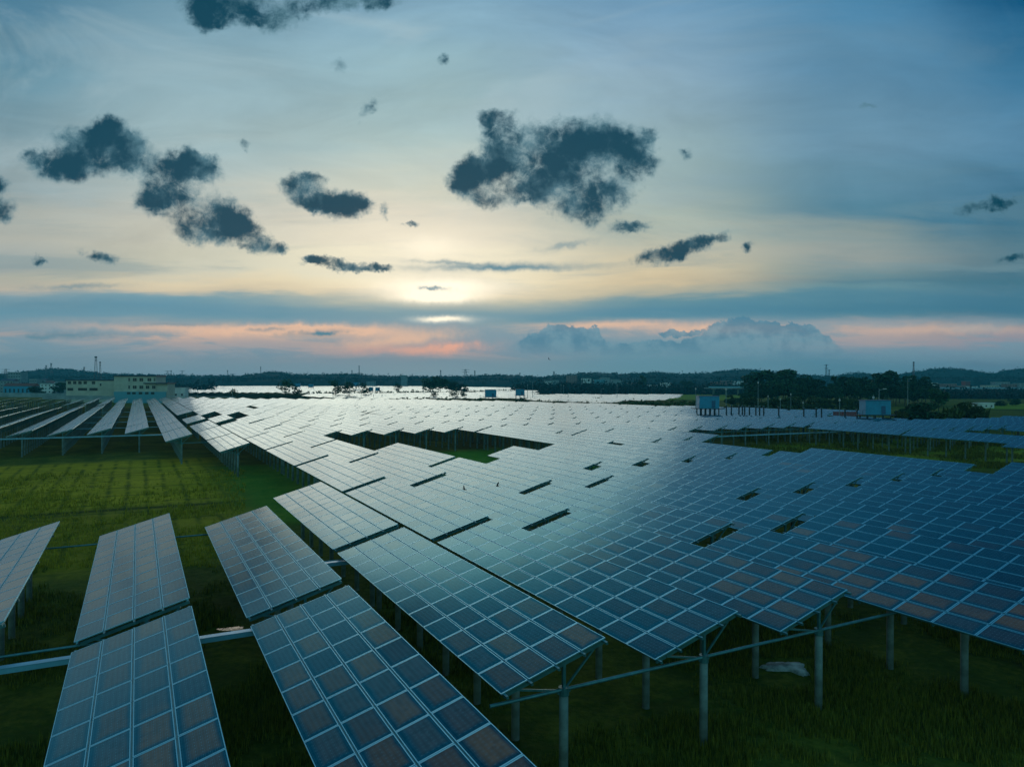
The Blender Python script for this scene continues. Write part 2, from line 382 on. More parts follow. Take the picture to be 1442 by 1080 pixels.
# (a) single modules: local origin at the module's lower near corner, six variants
def one_module():
    mb, uvs = MB(), []; module_geo(mb, uvs, 0, 0, rnd)
    mb.v = [tuple(Vector(v)-ORG) for v in mb.v]
    return uvmesh(mb, uvs, 'module', PM)
MOD = [one_module() for _ in range(14)]
# (b) a row of twelve modules (slope position j), variants
def module_row(j):
    mb, uvs = MB(), []
    for i in range(12): module_geo(mb, uvs, j*(MW+GAP), i*MLP, rnd)
    return uvmesh(mb, uvs, 'module_row', PM)
MROW = [[module_row(j) for j in range(4)] for _ in range(5)]
def surface():
    mb, uvs = MB(), []
    for j in range(4):
        for i in range(12): module_geo(mb, uvs, j*(MW+GAP), i*MLP, rnd)
    return uvmesh(mb, uvs, 'panel_surface', PM)
SURF = [surface() for _ in range(6)]
# support
PY = [.17+i*(TL-.34)/6 for i in range(7)]
def me_purlin(j, ends=.22):
    mb = MB(); s = (j*(MW+GAP)-GAP/2) if 0 < j < 4 else (.10 if j == 0 else SL-.10)
    mb.bar(sp(s, -ends, -.085), sp(s, TL+ends, -.085), .07, .09, up=en)
    return mb
PURL = [me_purlin(j).mesh('purlin', [M['steel']]) for j in range(5)]
def pile_mb(y, mb=None, n=12, z1=3.22):
    mb = mb or MB(); mb.tube((0, y, -.5), (0, y, z1), .152, .148, n); return mb
PILE = pile_mb(0).mesh('pile', [M['concrete']], False)
for p in PILE.polygons: p.use_smooth = len(p.vertices) == 4
def bracket_mb(y, mb=None):
    mb = mb or MB()
    mb.tube((0, y, 3.0), (0, y, 3.26), .172, .172, 12)
    mb.bar((-.24, y, 3.13), (.24, y, 3.13), .05, .12)
    mb.bar((0, y, 3.2), (0, y, 3.99), .10, .10)
    mb.bar((.05, y+.03, 3.18), (1.18, y+.03, 4.28), .06, .06)
    mb.bar((-.05, y-.03, 3.16), (-1.75, y-.03, 3.52), .06, .06)
    return mb
BRK = bracket_mb(0).mesh('bracket', [M['steel']])
def rafter_mb(y, mb=None):
    mb = mb or MB(); mb.bar(sp(.12, y, -.20), sp(SL-.05, y, -.20), .07, .13, up=en); return mb
RAFT = rafter_mb(0).mesh('rafter', [M['steel']])
fr = MB()
for j in range(5):
    q = me_purlin(j); fr.add(q.v, q.f)
for y in PY: rafter_mb(y, fr); bracket_mb(y, fr)
FRAME = fr.mesh('support_frame', [M['steel']])
PILE8 = pile_mb(0, None, 6).mesh('pile', [M['concrete']])

ORDW = ['', 'first','second','third','fourth','fifth','sixth','seventh','eighth','ninth','tenth','eleventh','twelfth','thirteenth','fourteenth','fifteenth','sixteenth','seventeenth','eighteenth','nineteenth','twentieth']
TENS = {2: 'twenty', 3: 'thirty', 4: 'forty'}
def ordw(n):
    if n <= 20: return ORDW[n]
    return TENS[n//10]+('-'+ORDW[n % 10] if n % 10 else '') if n % 10 else {30: 'thirtieth', 40: 'fortieth'}[n]

# where the tables stand: (row position k, along position a) in the array's own grid
STEP = 1.635
tabs = []                     # (k, a, row id)
def row(rid, ks, starts):
    for a in starts:
        k = ks(a) if callable(ks) else ks
        tabs.append((k, a, rid))
def span(a0, a1, step=STEP):
    o = []; a = a0
    while a < a1-.9: o.append(a); a += step
    return o
row(-4, -4, [2.33] + span(11.30, 31.8))
row(-3, -3, [.70, 2.33] + span(11.26, 31.6))
row(-2, -2, [.70, 2.33] + span(9.58, 31.6))
row(-1, -1, [1.487, 3.11, 7.95, 9.585, 11.20, 13.47] + span(16.85, 33))
row(0, 0, [1.487, 3.11, 4.74, 6.375, 8.01, 9.62, 11.2-.06, 13.5] + span(16.7, 33))
row(1, 1.02, [1.487, 3.12, 4.77, 6.40, 8.03, 9.66, 11.33, 13.07] + span(16.45, 33))
row(2, 2.07, [.82, 2.455, 4.09, 5.72] + span(9.60, 32))
row(3, lambda a: 3.18 if a < 8 else 3, [.85, 2.48, 4.10] + [x for x in span(9.62, 31) if abs(x-19.4) > .9])
row(4, lambda a: 4.22-.05*max(0, a-3) if a < 8 else 4, [-.05, 1.58, 3.21, 4.86] + span(9.60, 31))
row(5, lambda a: 5.38-.08*max(0, a-3) if a < 8 else 5, [-.04, 1.60, 3.235, 4.88] + span(9.61, 31))
row(6, lambda a: 6.46-.04*max(0, a-3) if a < 8 else 6, [-.02, 1.61, 3.25, 4.88] + span(9.62, 30))
row(7, lambda a: 7.53 if a < 6 else 7, [1.64, 3.27, 4.90, 6.50] + [x for x in span(7.95, 29) if abs(x-14.5) > .9])
row(8, lambda a: 8.62 if a < 6.7 else 7.9, [1.66, 3.29, 4.93] + span(6.58, 29, 1.655))
row(9, lambda a: 9.75 if a < 6.7 else 8.82, [3.34, ] + span(6.62, 28.5, 1.66))
RK = {10: 9.86, 11: 10.88, 12: 11.97, 13: 13.07, 14: 14.2, 15: 15.3, 16: 16.42, 17: 17.5, 18: 18.5}
end_a = lambda k: np.interp(k, [8,12,15,18.5,20,22,23.6,24,25.2,25.6,26.8,27.8,28.5,29,30], [29,27.6,27.1,26,24,23,21.3,19.5,17.6,15.6,14.6,13.8,12.7,12,11])
row(10, lambda a: 9.78 if a < 8 else 9.86, [3.37, 6.66] + span(8.30, 28.2, 1.66))
row(10.5, 10.75, [1.75, 6.66])
row(18, 18.3, [6.40])
for i in range(11, 19):
    k = RK[i]; row(i, (lambda a, k=k: k+.22 if a < 9 else k), span(8.20, end_a(k), 1.665))
for i in range(19, 30):
    k = 18.5+(i-18)*1.07
    a0 = 6.40 if k < 23 else 4.78
    if k < 24: row(i, k, span(a0, min(end_a(k), 99), 1.665))
    else:
        row(i, k, span(a0, 8.4, 1.665))
        row(i, k, [x for x in span(10.85, end_a(k)+.9, 1.665)])
for i in range(30, 38):
    row(i, 18.5+(i-18)*1.07, span(4.78+(0 if i % 2 else .3), 8.6, 1.665))
row(17.2, 17.0, [3.17]); row(17.7, 18.2, [3.17, 4.78])
# the fan of separate rows at the left
for k, (s0, e0, s1, e1) in {-5: (11.27, 22.7, 23.6, 31.8), -6: (11.27, 22.8, 24.2, 31.9), -7: (11.3, 21.1, 24.5, 31.9), -8: (13.0, 22.8, 25.5, 31.8),
        -9: (16.3, 23.0, 26.2, 31.6), -10: (19.6, 22.9, 24.8, 31.5), -11: (23.0, 23.1, 25.0, 31.6), -12: (27.0, 27.1, 27.2, 31.8)}.items():
    row(k, k, span(s0, e0)); row(k, k, span(s1, e1))

def in_view(k, a):
    c = C0+PK*k
    pts = []
    for aa in (a, a+1.54):
        for cc in (c-.18, c+.12):
            x, y = ac(aa, cc); pts.append((x/y if y > 0 else 9, y))
    if all(p[1] < 2 for p in pts): return False
    us = [p[0] for p in pts if p[1] > 2]
    # near bottom of the frame
    yb = max(p[1] for p in pts)
    return min(us) < .735 and max(us) > -.735 and yb > H*.66/.56
tabs = [t for t in tabs if in_view(t[0], t[1])]
def dist(t):
    x, y = ac(t[1]+.77, C0+PK*t[0]); return math.hypot(x, y)
tabs.sort(key=dist)
NIND = 296
rows_sorted = sorted({t[2] for t in tabs}); ridx = {r: i+1 for i, r in enumerate(rows_sorted)}
seq = {}
for r in rows_sorted:
    for n, t in enumerate(sorted([t for t in tabs if t[2] == r], key=lambda t: t[1])): seq[t] = n+1
def wobble(x, y):
    d = max(0, math.hypot(x, y)-95)/120
    return min(1, d)*.55*mnoise.noise(Vector((x*.018, y*.018, 3)))
print('tables', len(tabs))
nobj = 0
far_mb, far_uv = MB(), []
rr = random.Random(11)
for n, t in enumerate(tabs):
    k, a, rid = t; x, y = ac(a, C0+PK*k); dz = wobble(x, y); dm = dist(t)
    x2, y2 = ac(a+1.54, C0+PK*k); dz2 = wobble(x2, y2)
    if n < NIND:
        side = 'near edge' if dm < 70 else ('middle' if dm < 170 else 'far part')
        lab = 'blue solar panel table, %s from near end of %s row from the left' % (ordw(seq[t]), ordw(ridx[rid]))
        T = thing('solar_table', lab, 'solar table', (x, y, dz*.5), PHI, 'solar tables standing in rows across the farm')
        T.rotation_euler = (math.atan2((dz2-dz)*.7, TL), rr.gauss(0, R(.35))*min(1, max(0, dm-70)/60), PHI)
        if dm < 62:
            for j in range(4):
                for i in range(12):
                    link('module', rr.choice(MOD), T, sp(j*(MW+GAP), i*MLP)); nobj += 1
        elif dm < 160:
            v = rr.choice(MROW)
            for j in range(4): link('module_row', v[j], T); nobj += 1
        else: link('panel_surface', rr.choice(SURF), T); nobj += 1
        if dm < 75:
            for j in range(5): link('purlin', PURL[j], T)
            for yy in PY:
                link('rafter', RAFT, T, (0, yy, 0)); p = link('pile', PILE, T, (0, yy, 0))
                link('bracket', BRK, p)
        else:
            link('support_frame', FRAME, T)
            for yy in PY: link('pile', PILE8 if dm > 120 else PILE, T, (0, yy, 0))
    else:
        lx, ly = Vector((cP, sP, 0)), Vector((-sP, cP, 0)); o = Vector((x, y, dz*.5)); sl = rr.gauss(0, .006)
        def tr(p): return o+lx*p[0]+ly*p[1]+Vector((0, 0, p[2]+p[0]*sl))
        b0 = len(far_mb.v)
        for j in range(4):
            for i in range(12):
                s0, y0 = j*(MW+GAP), i*MLP; e = .02
                aa, bb = rr.gauss(0, .0025), rr.gauss(0, .002)
                P = lambda s, yy, nn=0: tr(sp(s, yy, nn+(s-s0-MW/2)*aa+(yy-y0-ML/2)*bb))
                far_mb.add([P(s0+e,y0+e),P(s0+MW-e,y0+e),P(s0+MW-e,y0+ML-e),P(s0+e,y0+ML-e)], [(0,1,2,3)], 0)
                far_uv += [(0,0),(1,0),(1,1),(0,1)]
        far_mb.add([tr(sp(0,0,-.04)),tr(sp(SL,0,-.04)),tr(sp(SL,TL,-.04)),tr(sp(0,TL,-.04)),tr(sp(0,0,-.01)),tr(sp(SL,0,-.01)),tr(sp(SL,TL,-.01)),tr(sp(0,TL,-.01))],
                   [(3,2,1,0),(4,5,6,7),(0,1,5,4),(1,2,6,5),(2,3,7,6),(3,0,4,7)], 1); far_uv += [(0,0)]*24
        for yy in PY[::2]:
            q = MB(); q.tube((0, yy, 0), (0, yy, 4.1), .16, .15, 5, cap=False)
            far_mb.add([tr(p) for p in q.v], q.f, 2); far_uv += [(0,0)]*(4*len(q.f))
o = link('solar_tables', uvmesh(far_mb, far_uv, 'solar_tables', [M['glass'], M['frame'], M['concrete']]))
tag(o, 'pale mass of solar panel tables at the far side of the near array', 'solar tables', kind='stuff')
print('module objects', nobj, 'far tables', max(0, len(tabs)-NIND))
# ------------------------------------------------------------------ ground
def ground_material(name, pal, scale=1.0, regions=False, dirt=.0):
    """patchy vegetation: pal = (dark, mid, light)"""
    m = D.materials.new(name); m.use_nodes = True; g = NT(m.node_tree); b = g.n['Principled BSDF']
    pos = g.n.new('ShaderNodeNewGeometry').outputs['Position']
    big = g.noise(pos, .035*scale, 4, .55, .4); med = g.noise(pos, .22*scale, 6, .62, .6); fin = g.noise(pos, 2.1*scale, 5, .68)
    v = g.m('ADD', g.m('MULTIPLY', big, .45), g.m('ADD', g.m('MULTIPLY', med, .38), g.m('MULTIPLY', fin, .30)))
    c = g.ramp(v, [(.38, pal[0]), (.54, pal[1]), (.70, pal[2])])
    if regions:
        X, Y, Z = g.sep(pos)
        a = g.m('MULTIPLY', g.m('ADD', g.m('MULTIPLY', X, -sP), g.m('MULTIPLY', Y, cP)), 1/H); cc = g.m('MULTIPLY', g.m('ADD', g.m('MULTIPLY', X, cP), g.m('MULTIPLY', Y, sP)), 1/H)
        wn = g.noise(pos, .10, 4, .6, out='Color'); wx, wy, wz = g.sep(wn)
        a0_, cc0_ = g.m('ADD', a, g.m('MULTIPLY', g.m('SUBTRACT', wx, .5), .10)), g.m('ADD', cc, g.m('MULTIPLY', g.m('SUBTRACT', wy, .5), .06))
        a = g.m('ADD', a, g.m('MULTIPLY', g.m('SUBTRACT', wx, .5), .5)); cc = g.m('ADD', cc, g.m('MULTIPLY', g.m('SUBTRACT', wy, .5), .5))
        def box(a0, a1, c0, c1, e=.22):
            m1 = g.m('MULTIPLY', g.smooth(a, a0-e, a0+e), g.smooth(a, a1+e, a1-e))
            return g.m('MULTIPLY', m1, g.m('MULTIPLY', g.smooth(cc, c0-e, c0+e), g.smooth(cc, c1+e, c1-e)))
        rice = g.ramp(v, [(.36, (.13, .15, .008)), (.52, (.36, .30, .015)), (.68, (.56, .41, .026))])
        c = g.mix(g.m('MULTIPLY', box(6.45, 10.15, -40, .72), .95), c, rice)
        rice2 = g.ramp(v, [(.36, (.07, .095, .008)), (.52, (.21, .19, .013)), (.68, (.39, .30, .021))])
        c = g.mix(g.m('MULTIPLY', box(4.3, 6.25, -40, .80, .3), .9), c, rice2)
        mead = g.ramp(v, [(.36, (.06, .13, .010)), (.52, (.13, .21, .016)), (.68, (.26, .27, .03))])
        c = g.mix(box(4.9, 8.2, 7.4, 40, .3), c, mead)
        green = g.ramp(v, [(.36, (.02, .11, .014)), (.55, (.05, .22, .02)), (.70, (.11, .28, .03))])
        c = g.mix(box(6.3, 9.6, 2.9, 5.2, .3), c, green)
        c = g.mix(g.m('MULTIPLY', box(5.2, 9.0, .78, 1.6, .2), .7), c, green)
        # furrows of the plots
        fur = box(4.3, 10.15, -40, .74)
        for q, per, wd, st in ((cc0_, .155, .24, .75), (a0_, .46, .10, .65)):
            t = g.m('ABSOLUTE', g.m('SUBTRACT', g.m('FRACT', g.m('DIVIDE', q, per)), .5))
            ln = g.m('MULTIPLY', g.smooth(t, wd, .0), g.smooth(g.noise(pos, .33, 3, .6), .34, .60))
            c = g.mix(g.m('MULTIPLY', g.m('MULTIPLY', ln, fur), st), c, (.030, .075, .010))
        for aa in (6.37, 8.75):
            t = g.m('ABSOLUTE', g.m('SUBTRACT', a0_, aa)); c = g.mix(g.m('MULTIPLY', g.smooth(t, .09, .02), g.m('MULTIPLY', fur, .75 if aa < 7 else .3)), c, (.014, .040, .010))
    if dirt:
        dn = g.noise(g.vm('ADD', pos, (50, 9, 0)), .16, 5, .6, .5)
        c = g.mix(g.m('MULTIPLY', g.smooth(dn, .62, .74), dirt), c, (.045, .042, .036))
    g.put(b.inputs['Base Color'], c); b.inputs['Roughness'].default_value = .95; b.inputs['Specular IOR Level'].default_value = .04
    bn = g.n.new('ShaderNodeBump'); bn.inputs['Strength'].default_value = .9; bn.inputs['Distance'].default_value = .35
    g.put(bn.inputs['Height'], g.m('ADD', g.noise(pos, .9, 6, .7), g.m('MULTIPLY', med, .8))); g.l.new(bn.outputs[0], b.inputs['Normal'])
    return m
M['grass'] = ground_material('grass_ground', ((.018, .042, .010), (.066, .100, .016), (.200, .210, .028)), regions=True, dirt=.6)
M['meadow'] = ground_material('meadow', ((.08, .16, .018), (.15, .25, .025), (.22, .30, .04)), 1.0)
M['bank'] = ground_material('bank', ((.012, .022, .014), (.024, .038, .018), (.045, .052, .028)), 1.5)

def sheet(name, pts, z, m, sub=0):
    mb = MB(); mb.add([(x, y, z) for x, y in pts], [tuple(range(len(pts)))])
    return tag(build(mb, name, m), kind='structure')
# one ground sheet to the horizon, with a gently uneven near part
def ground():
    mb = MB(); n = 160; S = 9000
    def cr(i): t = (i/n-.5)*2; return math.copysign(abs(t)**3.2, t)*S
    vs = []
    for j in range(n+1):
        for i in range(n+1):
            x, y = cr(i), cr(j)+60
            d = math.hypot(x, y)
            z = .22*mnoise.noise(Vector((x*.07, y*.07, 0)))+.12*mnoise.noise(Vector((x*.22, y*.22, 5)))
            z *= min(1, 150/max(d, 1)); vs.append((x, y, z))
    fs = [(j*(n+1)+i, j*(n+1)+i+1, (j+1)*(n+1)+i+1, (j+1)*(n+1)+i) for j in range(n) for i in range(n)]
    mb.add(vs, fs); return tag(build(mb, 'ground', M['grass'], smooth=True), kind='structure')
ground()
def P2(*q): return [px(x, y) for x, y in q]
sheet('meadow', P2((960, 556), (1045, 556.5), (1060, 566), (985, 563.5), (935, 563.5)), .25, M['meadow'])
sheet('meadow', P2((1375, 569), (1700, 569), (1700, 577), (1385, 577)), .25, M['meadow'])

# leaf and blade meshes -------------------------------------------------
def leaf_mat(name, lo, hi, tr=.0):
    m = D.materials.new(name); m.use_nodes = True; g = NT(m.node_tree); b = g.n['Principled BSDF']
    isl = g.n.new('ShaderNodeNewGeometry').outputs['Random Per Island']; oi = g.n.new('ShaderNodeObjectInfo').outputs['Random']
    c = g.mix(isl, lo, hi); k = g.m('MULTIPLY_ADD', oi, .5, .75); c = g.vm('MULTIPLY', c, g.comb(k, k, k))
    g.put(b.inputs['Base Color'], c); b.inputs['Roughness'].default_value = .75; b.inputs['Specular IOR Level'].default_value = .2
    return m
M['blade'] = leaf_mat('grass_blades', (.026, .058, .010), (.230, .225, .024))
M['ricebl'] = leaf_mat('rice_blades', (.14, .15, .012), (.48, .38, .03))
M['leaf'] = leaf_mat('dark_leaves', (.003, .026, .020), (.050, .150, .062))
M['leaf2'] = leaf_mat('bush_leaves', (.024, .055, .018), (.085, .130, .035))
M['leaf3'] = leaf_mat('yellowish_leaves', (.03, .05, .014), (.09, .11, .03))
M['bark'] = mat('bark', (.05, .045, .038), .9, vary=.3, vscale=3)

def tufts(name, label, n, region, hgt, m, seed, minn=.0):
    rg = random.Random(seed); vs, fs = [], []; 
    (xs0, xs1), (ys0, ys1) = region
    made = 0
    while made < n:
        # uniform in the picture's spread of ground, thinned by patchy noise
        X = rg.uniform(xs0, xs1); Yp = rg.uniform(ys0, ys1)
        gx, gy = px(X, Yp)
        q = mnoise.noise(Vector((gx*.12, gy*.12, 1)))+.5*mnoise.noise(Vector((gx*.5, gy*.5, 2)))
        if q < minn+rg.uniform(-.35, .25): continue
        if 1060 < X < 1146 and 928 < Yp < 975 or 290 < X < 352 and 884 < Yp < 905: continue
        made += 1; hh = hgt*rg.uniform(.45, 1.15)*(1+.7*q)
        gz = .1
        for _ in range(5):
            a = rg.uniform(0, 6.283); w = hh*.07+.012*gy/30; r = hh*rg.uniform(.1, .6); ox, oy = rg.gauss(0, hh*.3), rg.gauss(0, hh*.3)
            dx, dy = math.cos(a), math.sin(a); o = len(vs)
            vs += [(gx+ox-dy*w, gy+oy+dx*w, gz-.3), (gx+ox+dy*w, gy+oy-dx*w, gz-.3), (gx+ox+dx*r, gy+oy+dy*r, gz+hh*rg.uniform(.6, 1))]
            fs.append((o, o+1, o+2))
    me = D.meshes.new(name); me.from_pydata(vs, [], fs); me.materials.append(m); me.update()
    return tag(link(name, me), label, 'grass', kind='stuff')
tufts('grass', 'dark rough grass growing below and between the near panel tables', 30000, ((-40, 1480), (800, 1120)), .30, M['blade'], 5, .16)
tufts('grass', 'low grass along the lane between the two parts of the array', 9000, ((1040, 1480), (612, 660)), .45, M['blade'], 6, -.1)
tufts('rice_plants', 'yellow green rice plants in the plot left of the array', 5000, ((-20, 345), (662, 800)), .26, M['ricebl'], 8, -.15)

# bare cement patch, puddle, rubble -------------------------------------
M['cement'] = mat('spilled_cement', (.34, .40, .38), .9, vary=.6, vscale=1.6, bump=.6, bscale=3)
def patch(name, label, cat, pix, hgt, m, seed, kind=None):
    rg = random.Random(seed); pts = P2(*pix); cx = sum(p[0] for p in pts)/len(pts); cy = sum(p[1] for p in pts)/len(pts)
    n = 48; mb = MB(); rings = 7; vs = []
    poly = []
    for i in range(n):
        t = i/n*len(pts); k = int(t); f = t-k; a, b = pts[k], pts[(k+1) % len(pts)]
        s = 1+.16*rg.uniform(-1, 1); poly.append((cx+((a[0]*(1-f)+b[0]*f)-cx)*s, cy+((a[1]*(1-f)+b[1]*f)-cy)*s))
    for r in range(rings):
        f = 1-r/rings; 
        for x, y in poly:
            X, Y = cx+(x-cx)*f, cy+(y-cy)*f; z = .14+hgt*(1-f*f)+hgt*.5*mnoise.noise(Vector((X*1.4, Y*1.4, seed)))*(1 if r else 0)
            vs.append((X, Y, z if r else .0))
    vs.append((cx, cy, .14+hgt))
    fs = [(r*n+i, r*n+(i+1) % n, (r+1)*n+(i+1) % n, (r+1)*n+i) for r in range(rings-1) for i in range(n)]
    fs += [((rings-1)*n+i, (rings-1)*n+(i+1) % n, len(vs)-1) for i in range(n)]
    mb.add(vs, fs); return tag(build(mb, name, m, smooth=True), label, cat, kind=kind)
patch('cement_heap', 'flat pale heap of spilled cement on the grass behind a concrete pile', 'heap',
      [(1071, 943), (1082, 935), (1110, 934), (1136, 938), (1140, 952), (1136, 957), (1112, 948), (1085, 948)], .12, M['cement'], 2)
def jag(pts, n=3, amt=.015):
    rj = random.Random(4); pts = P2(*pts); out = []
    for i in range(len(pts)):
        (x0, y0), (x1, y1) = pts[i], pts[(i+1) % len(pts)]
        for k in range(n): t = k/n; out.append((x0+(x1-x0)*t+rj.gauss(0, amt), y0+(y1-y0)*t+rj.gauss(0, amt*2)))
    return out
M['water'] = mat('puddle_water', (.02, .03, .03), .03, spec=1.0, bump=.5, bscale=3)
sheet('water', jag([(304, 894.5), (316, 893), (331, 891.5), (342, 891), (343, 894), (334, 896), (318, 897), (307, 896)]), .335, M['water'])

# ------------------------------------------------------------------ trays and pipes
def G(a, c, z): x, y = ac(a, c); return (x, y, z)
def tray(a, k0, k1, z0, z1, label, w=.30, h=.16):
    mb = MB(); c0, c1 = C0+PK*k0, C0+PK*k1; n = max(2, int(abs(c1-c0)*H/6)); T = None
    for s in (-1, 1):
        mb.bar(G(a+s*w/2/H, c0, z0+h/2), G(a+s*w/2/H, c1, z1+h/2), .02, h)
    mb.bar(G(a, c0, z0), G(a, c1, z1), w, .02); mb.bar(G(a, c0, z0+h+.02), G(a, c1, z1+h+.02), w+.03, .02)
    return tag(build(mb, 'cable_tray', M['tray']), label, 'cable tray', 'pale blue cable trays crossing the rows')
tray(2.25, -4.6, -1.55, 3.20, 3.20, 'pale blue cable tray crossing the three nearest rows at bottom left')
tray(2.97, -2.2, -1.1, 3.12, 3.12, 'short pale blue cable tray behind the near tables at the grass edge')
tray(11.05, -8.5, -1.95, 3.28, 3.28, 'long pale blue cable tray in front of the separate rows at left')
tray(7.93, 10.6, 19.5, 2.72, 2.55, 'long pale cable tray under the front of the right part of the array')
def tie(a, k0, k1, z, label, r=.045):
    mb = MB(); mb.tube(G(a, C0+PK*k0, z), G(a, C0+PK*k1, z), r, n=8)
    return tag(build(mb, 'tie_beam', M['steel']), label, 'beam', 'steel tie beams joining the heads of the piles')
tie(1.497, -1.45, 2.1, 3.20, 'thin steel tie beam joining the pile heads at the bottom right front', .06)
tie(2.36, -4.6, -2.9, 3.28, 'thin steel tie beam under the bottom left tables', .05)
tie(3.02, -2.2, -.9, 3.2, 'thin steel tie beam at the back of the bottom left tables', .05)
tie(3.86, -4.2, -1.9, 3.1, 'thin steel tie beam joining the far ends of the bottom left tables', .05)
tie(11.3, -7, -2, 3.2, 'thin steel tie beam behind the long tray at left', .06)
tie(9.6, -2.1, -.8, 3.2, 'thin steel tie beam right of the longest separate row', .06)
tie(8.16, 10.6, 18, 3.3, 'thin steel tie beam along the front of the right part of the array', .06)
for i, a in enumerate((12.9, 14.7, 16.9, 19.4)):
    mb = MB(); mb.bar(G(a, C0+PK*-4.9, 3.4), G(a, C0+PK*-2, 3.4), .22, .12)
    tag(build(mb, 'walkway_beam', M['tray']), '%s pale cross beam between the separate rows at left, counted from the front' % ordw(i+1), 'beam', 'pale cross beams between the separate rows')

# ------------------------------------------------------------------ trees
def crown_mesh(name, seed, W, Hc, n, leaf, kind='round'):
    """leaf clumps through the volume of several lobes, no trunk; z from 0 to Hc"""
    rg = random.Random(seed); lobes = []
    nl = {'round': 12, 'tall': 12, 'bush': 11, 'spray': 6}[kind]
    for i in range(nl):
        if kind == 'tall': z = rg.uniform(.12, .92); r = (1-abs(z-.45))*.5*W*rg.uniform(.3, .7); a = rg.uniform(0, 6.283); d = W*.22*rg.random()
        elif kind == 'round': z = rg.uniform(.2, .85); r = W*rg.uniform(.14, .26); a = rg.uniform(0, 6.283); d = W*.36*rg.random()*(1.25-z*.7)
        else: z = rg.uniform(.05, .72); r = W*rg.uniform(.14, .24); a = rg.uniform(0, 6.283); d = W*.36*rg.random()*(1.1-z*.5)
        lobes.append((d*math.cos(a), d*math.sin(a), z*Hc, r, r*rg.uniform(.55, 1.0)*(Hc/W if kind == 'tall' else 1)*.8))
    vs, fs = [], []
    for i in range(n):
        L = rg.choice(lobes); 
        while True:
            p = Vector((rg.uniform(-1, 1), rg.uniform(-1, 1), rg.uniform(-1, 1)))
            if .25 < p.length < 1: break
        p = p.normalized()*(p.length**.45)
        c = Vector((L[0]+p.x*L[3], L[1]+p.y*L[3], max(.02*Hc, L[2]+p.z*L[4])))
        if mnoise.noise(c*(2.2/W*3)+Vector((seed, 0, 0))) < -.18: continue
        s = leaf*rg.uniform(.5, 1.3); e1 = Vector((rg.gauss(0, 1), rg.gauss(0, 1), rg.gauss(0, .6))).normalized()
        e2 = e1.cross(Vector((rg.gauss(0, 1), rg.gauss(0, 1), rg.gauss(0, 1)))).normalized()
        o = len(vs); vs += [c-e1*s, c+e2*s*.6, c+e1*s, c-e2*s*.55]; fs.append((o, o+1, o+2, o+3))
    if kind == 'spray':
        for i in range(60):
            a = rg.uniform(0, 6.283); r0 = W*.3*rg.random(); ln = Hc*rg.uniform(.5, 1.05); b = Vector((r0*math.cos(a), r0*math.sin(a), Hc*.1)); a2 = rg.uniform(0, 6.283)
            pr = None
            for k in range(6):
                t = k/5; c = b+Vector((math.cos(a2)*t*t*W*.25, math.sin(a2)*t*t*W*.25, ln*t-.25*ln*t*t*t)); w = leaf*.9*(math.sin(math.pi*min(.98, t+.1)))
                side = Vector((-math.sin(a2), math.cos(a2), 0))*w; o = len(vs); vs += [c-side, c+side]
                if k: fs.append((o-2, o-1, o+1, o))
    me = D.meshes.new(name); me.from_pydata([tuple(v) for v in vs], [], fs); me.update(); return me
def trunk_mesh(seed, Ht, r, limbs=6, spread=.3):
    rg = random.Random(seed); mb = MB(); p = Vector((0, 0, -.4)); rad = r
    nodes = []
    for i in range(5):
        q = Vector((rg.gauss(0, Ht*.015), rg.gauss(0, Ht*.015), Ht*(i+1)/5)); mb.tube(p, q, rad, rad*.78, 7); nodes.append((q, rad*.78)); p = q; rad *= .78
    for i in range(limbs):
        q, rr_ = nodes[rg.randrange(1, 5)]; a = rg.uniform(0, 6.283); L = Ht*spread*rg.uniform(.6, 1.2)
        m_ = q+Vector((math.cos(a)*L*.5, math.sin(a)*L*.5, L*.35)); e = q+Vector((math.cos(a)*L, math.sin(a)*L, L*.9))
        mb.tube(q, m_, rr_*.6, rr_*.4, 5); mb.tube(m_, e, rr_*.4, rr_*.12, 5)
    return mb.mesh('trunk', [M['bark']])
# unit library: height about 10 m
TR = {}
for i in range(5): TR['round', i] = (crown_mesh('crown', 20+i, 8.5, 7.6, 2600, .42, 'round'), trunk_mesh(i, 6.5, .22, 8), 2.4)
for i in range(5): TR['tall', i] = (crown_mesh('crown', 40+i, 4.6, 8.2, 2200, .36, 'tall'), trunk_mesh(10+i, 8.5, .17, 8, .16), 1.8)
for i in range(4): TR['bush', i] = (crown_mesh('crown', 60+i, 11, 9.0, 3200, .50, 'bush'), trunk_mesh(20+i, 5.5, .2, 8, .4), .3)
for i in range(2): TR['spray', i] = (crown_mesh('crown', 80+i, 10, 8.5, 1800, .40, 'spray'), trunk_mesh(30+i, 3, .2, 4, .3), .2)
for i in range(3): TR['gaunt', i] = (crown_mesh('crown', 90+i, 8.0, 7.0, 650, .40, 'round'), trunk_mesh(40+i, 7.5, .2, 12, .36), 2.6)
variants = {}
def crown_with(kind, i, mn):
    key = (kind, i, mn)
    if key not in variants:
        me = TR[kind, i][0].copy(); me.materials.clear(); me.materials.append(M[mn]); variants[key] = me
    return variants[key]
tr_rng = random.Random(77)
Gm = 'trees standing between the near and the far panels'
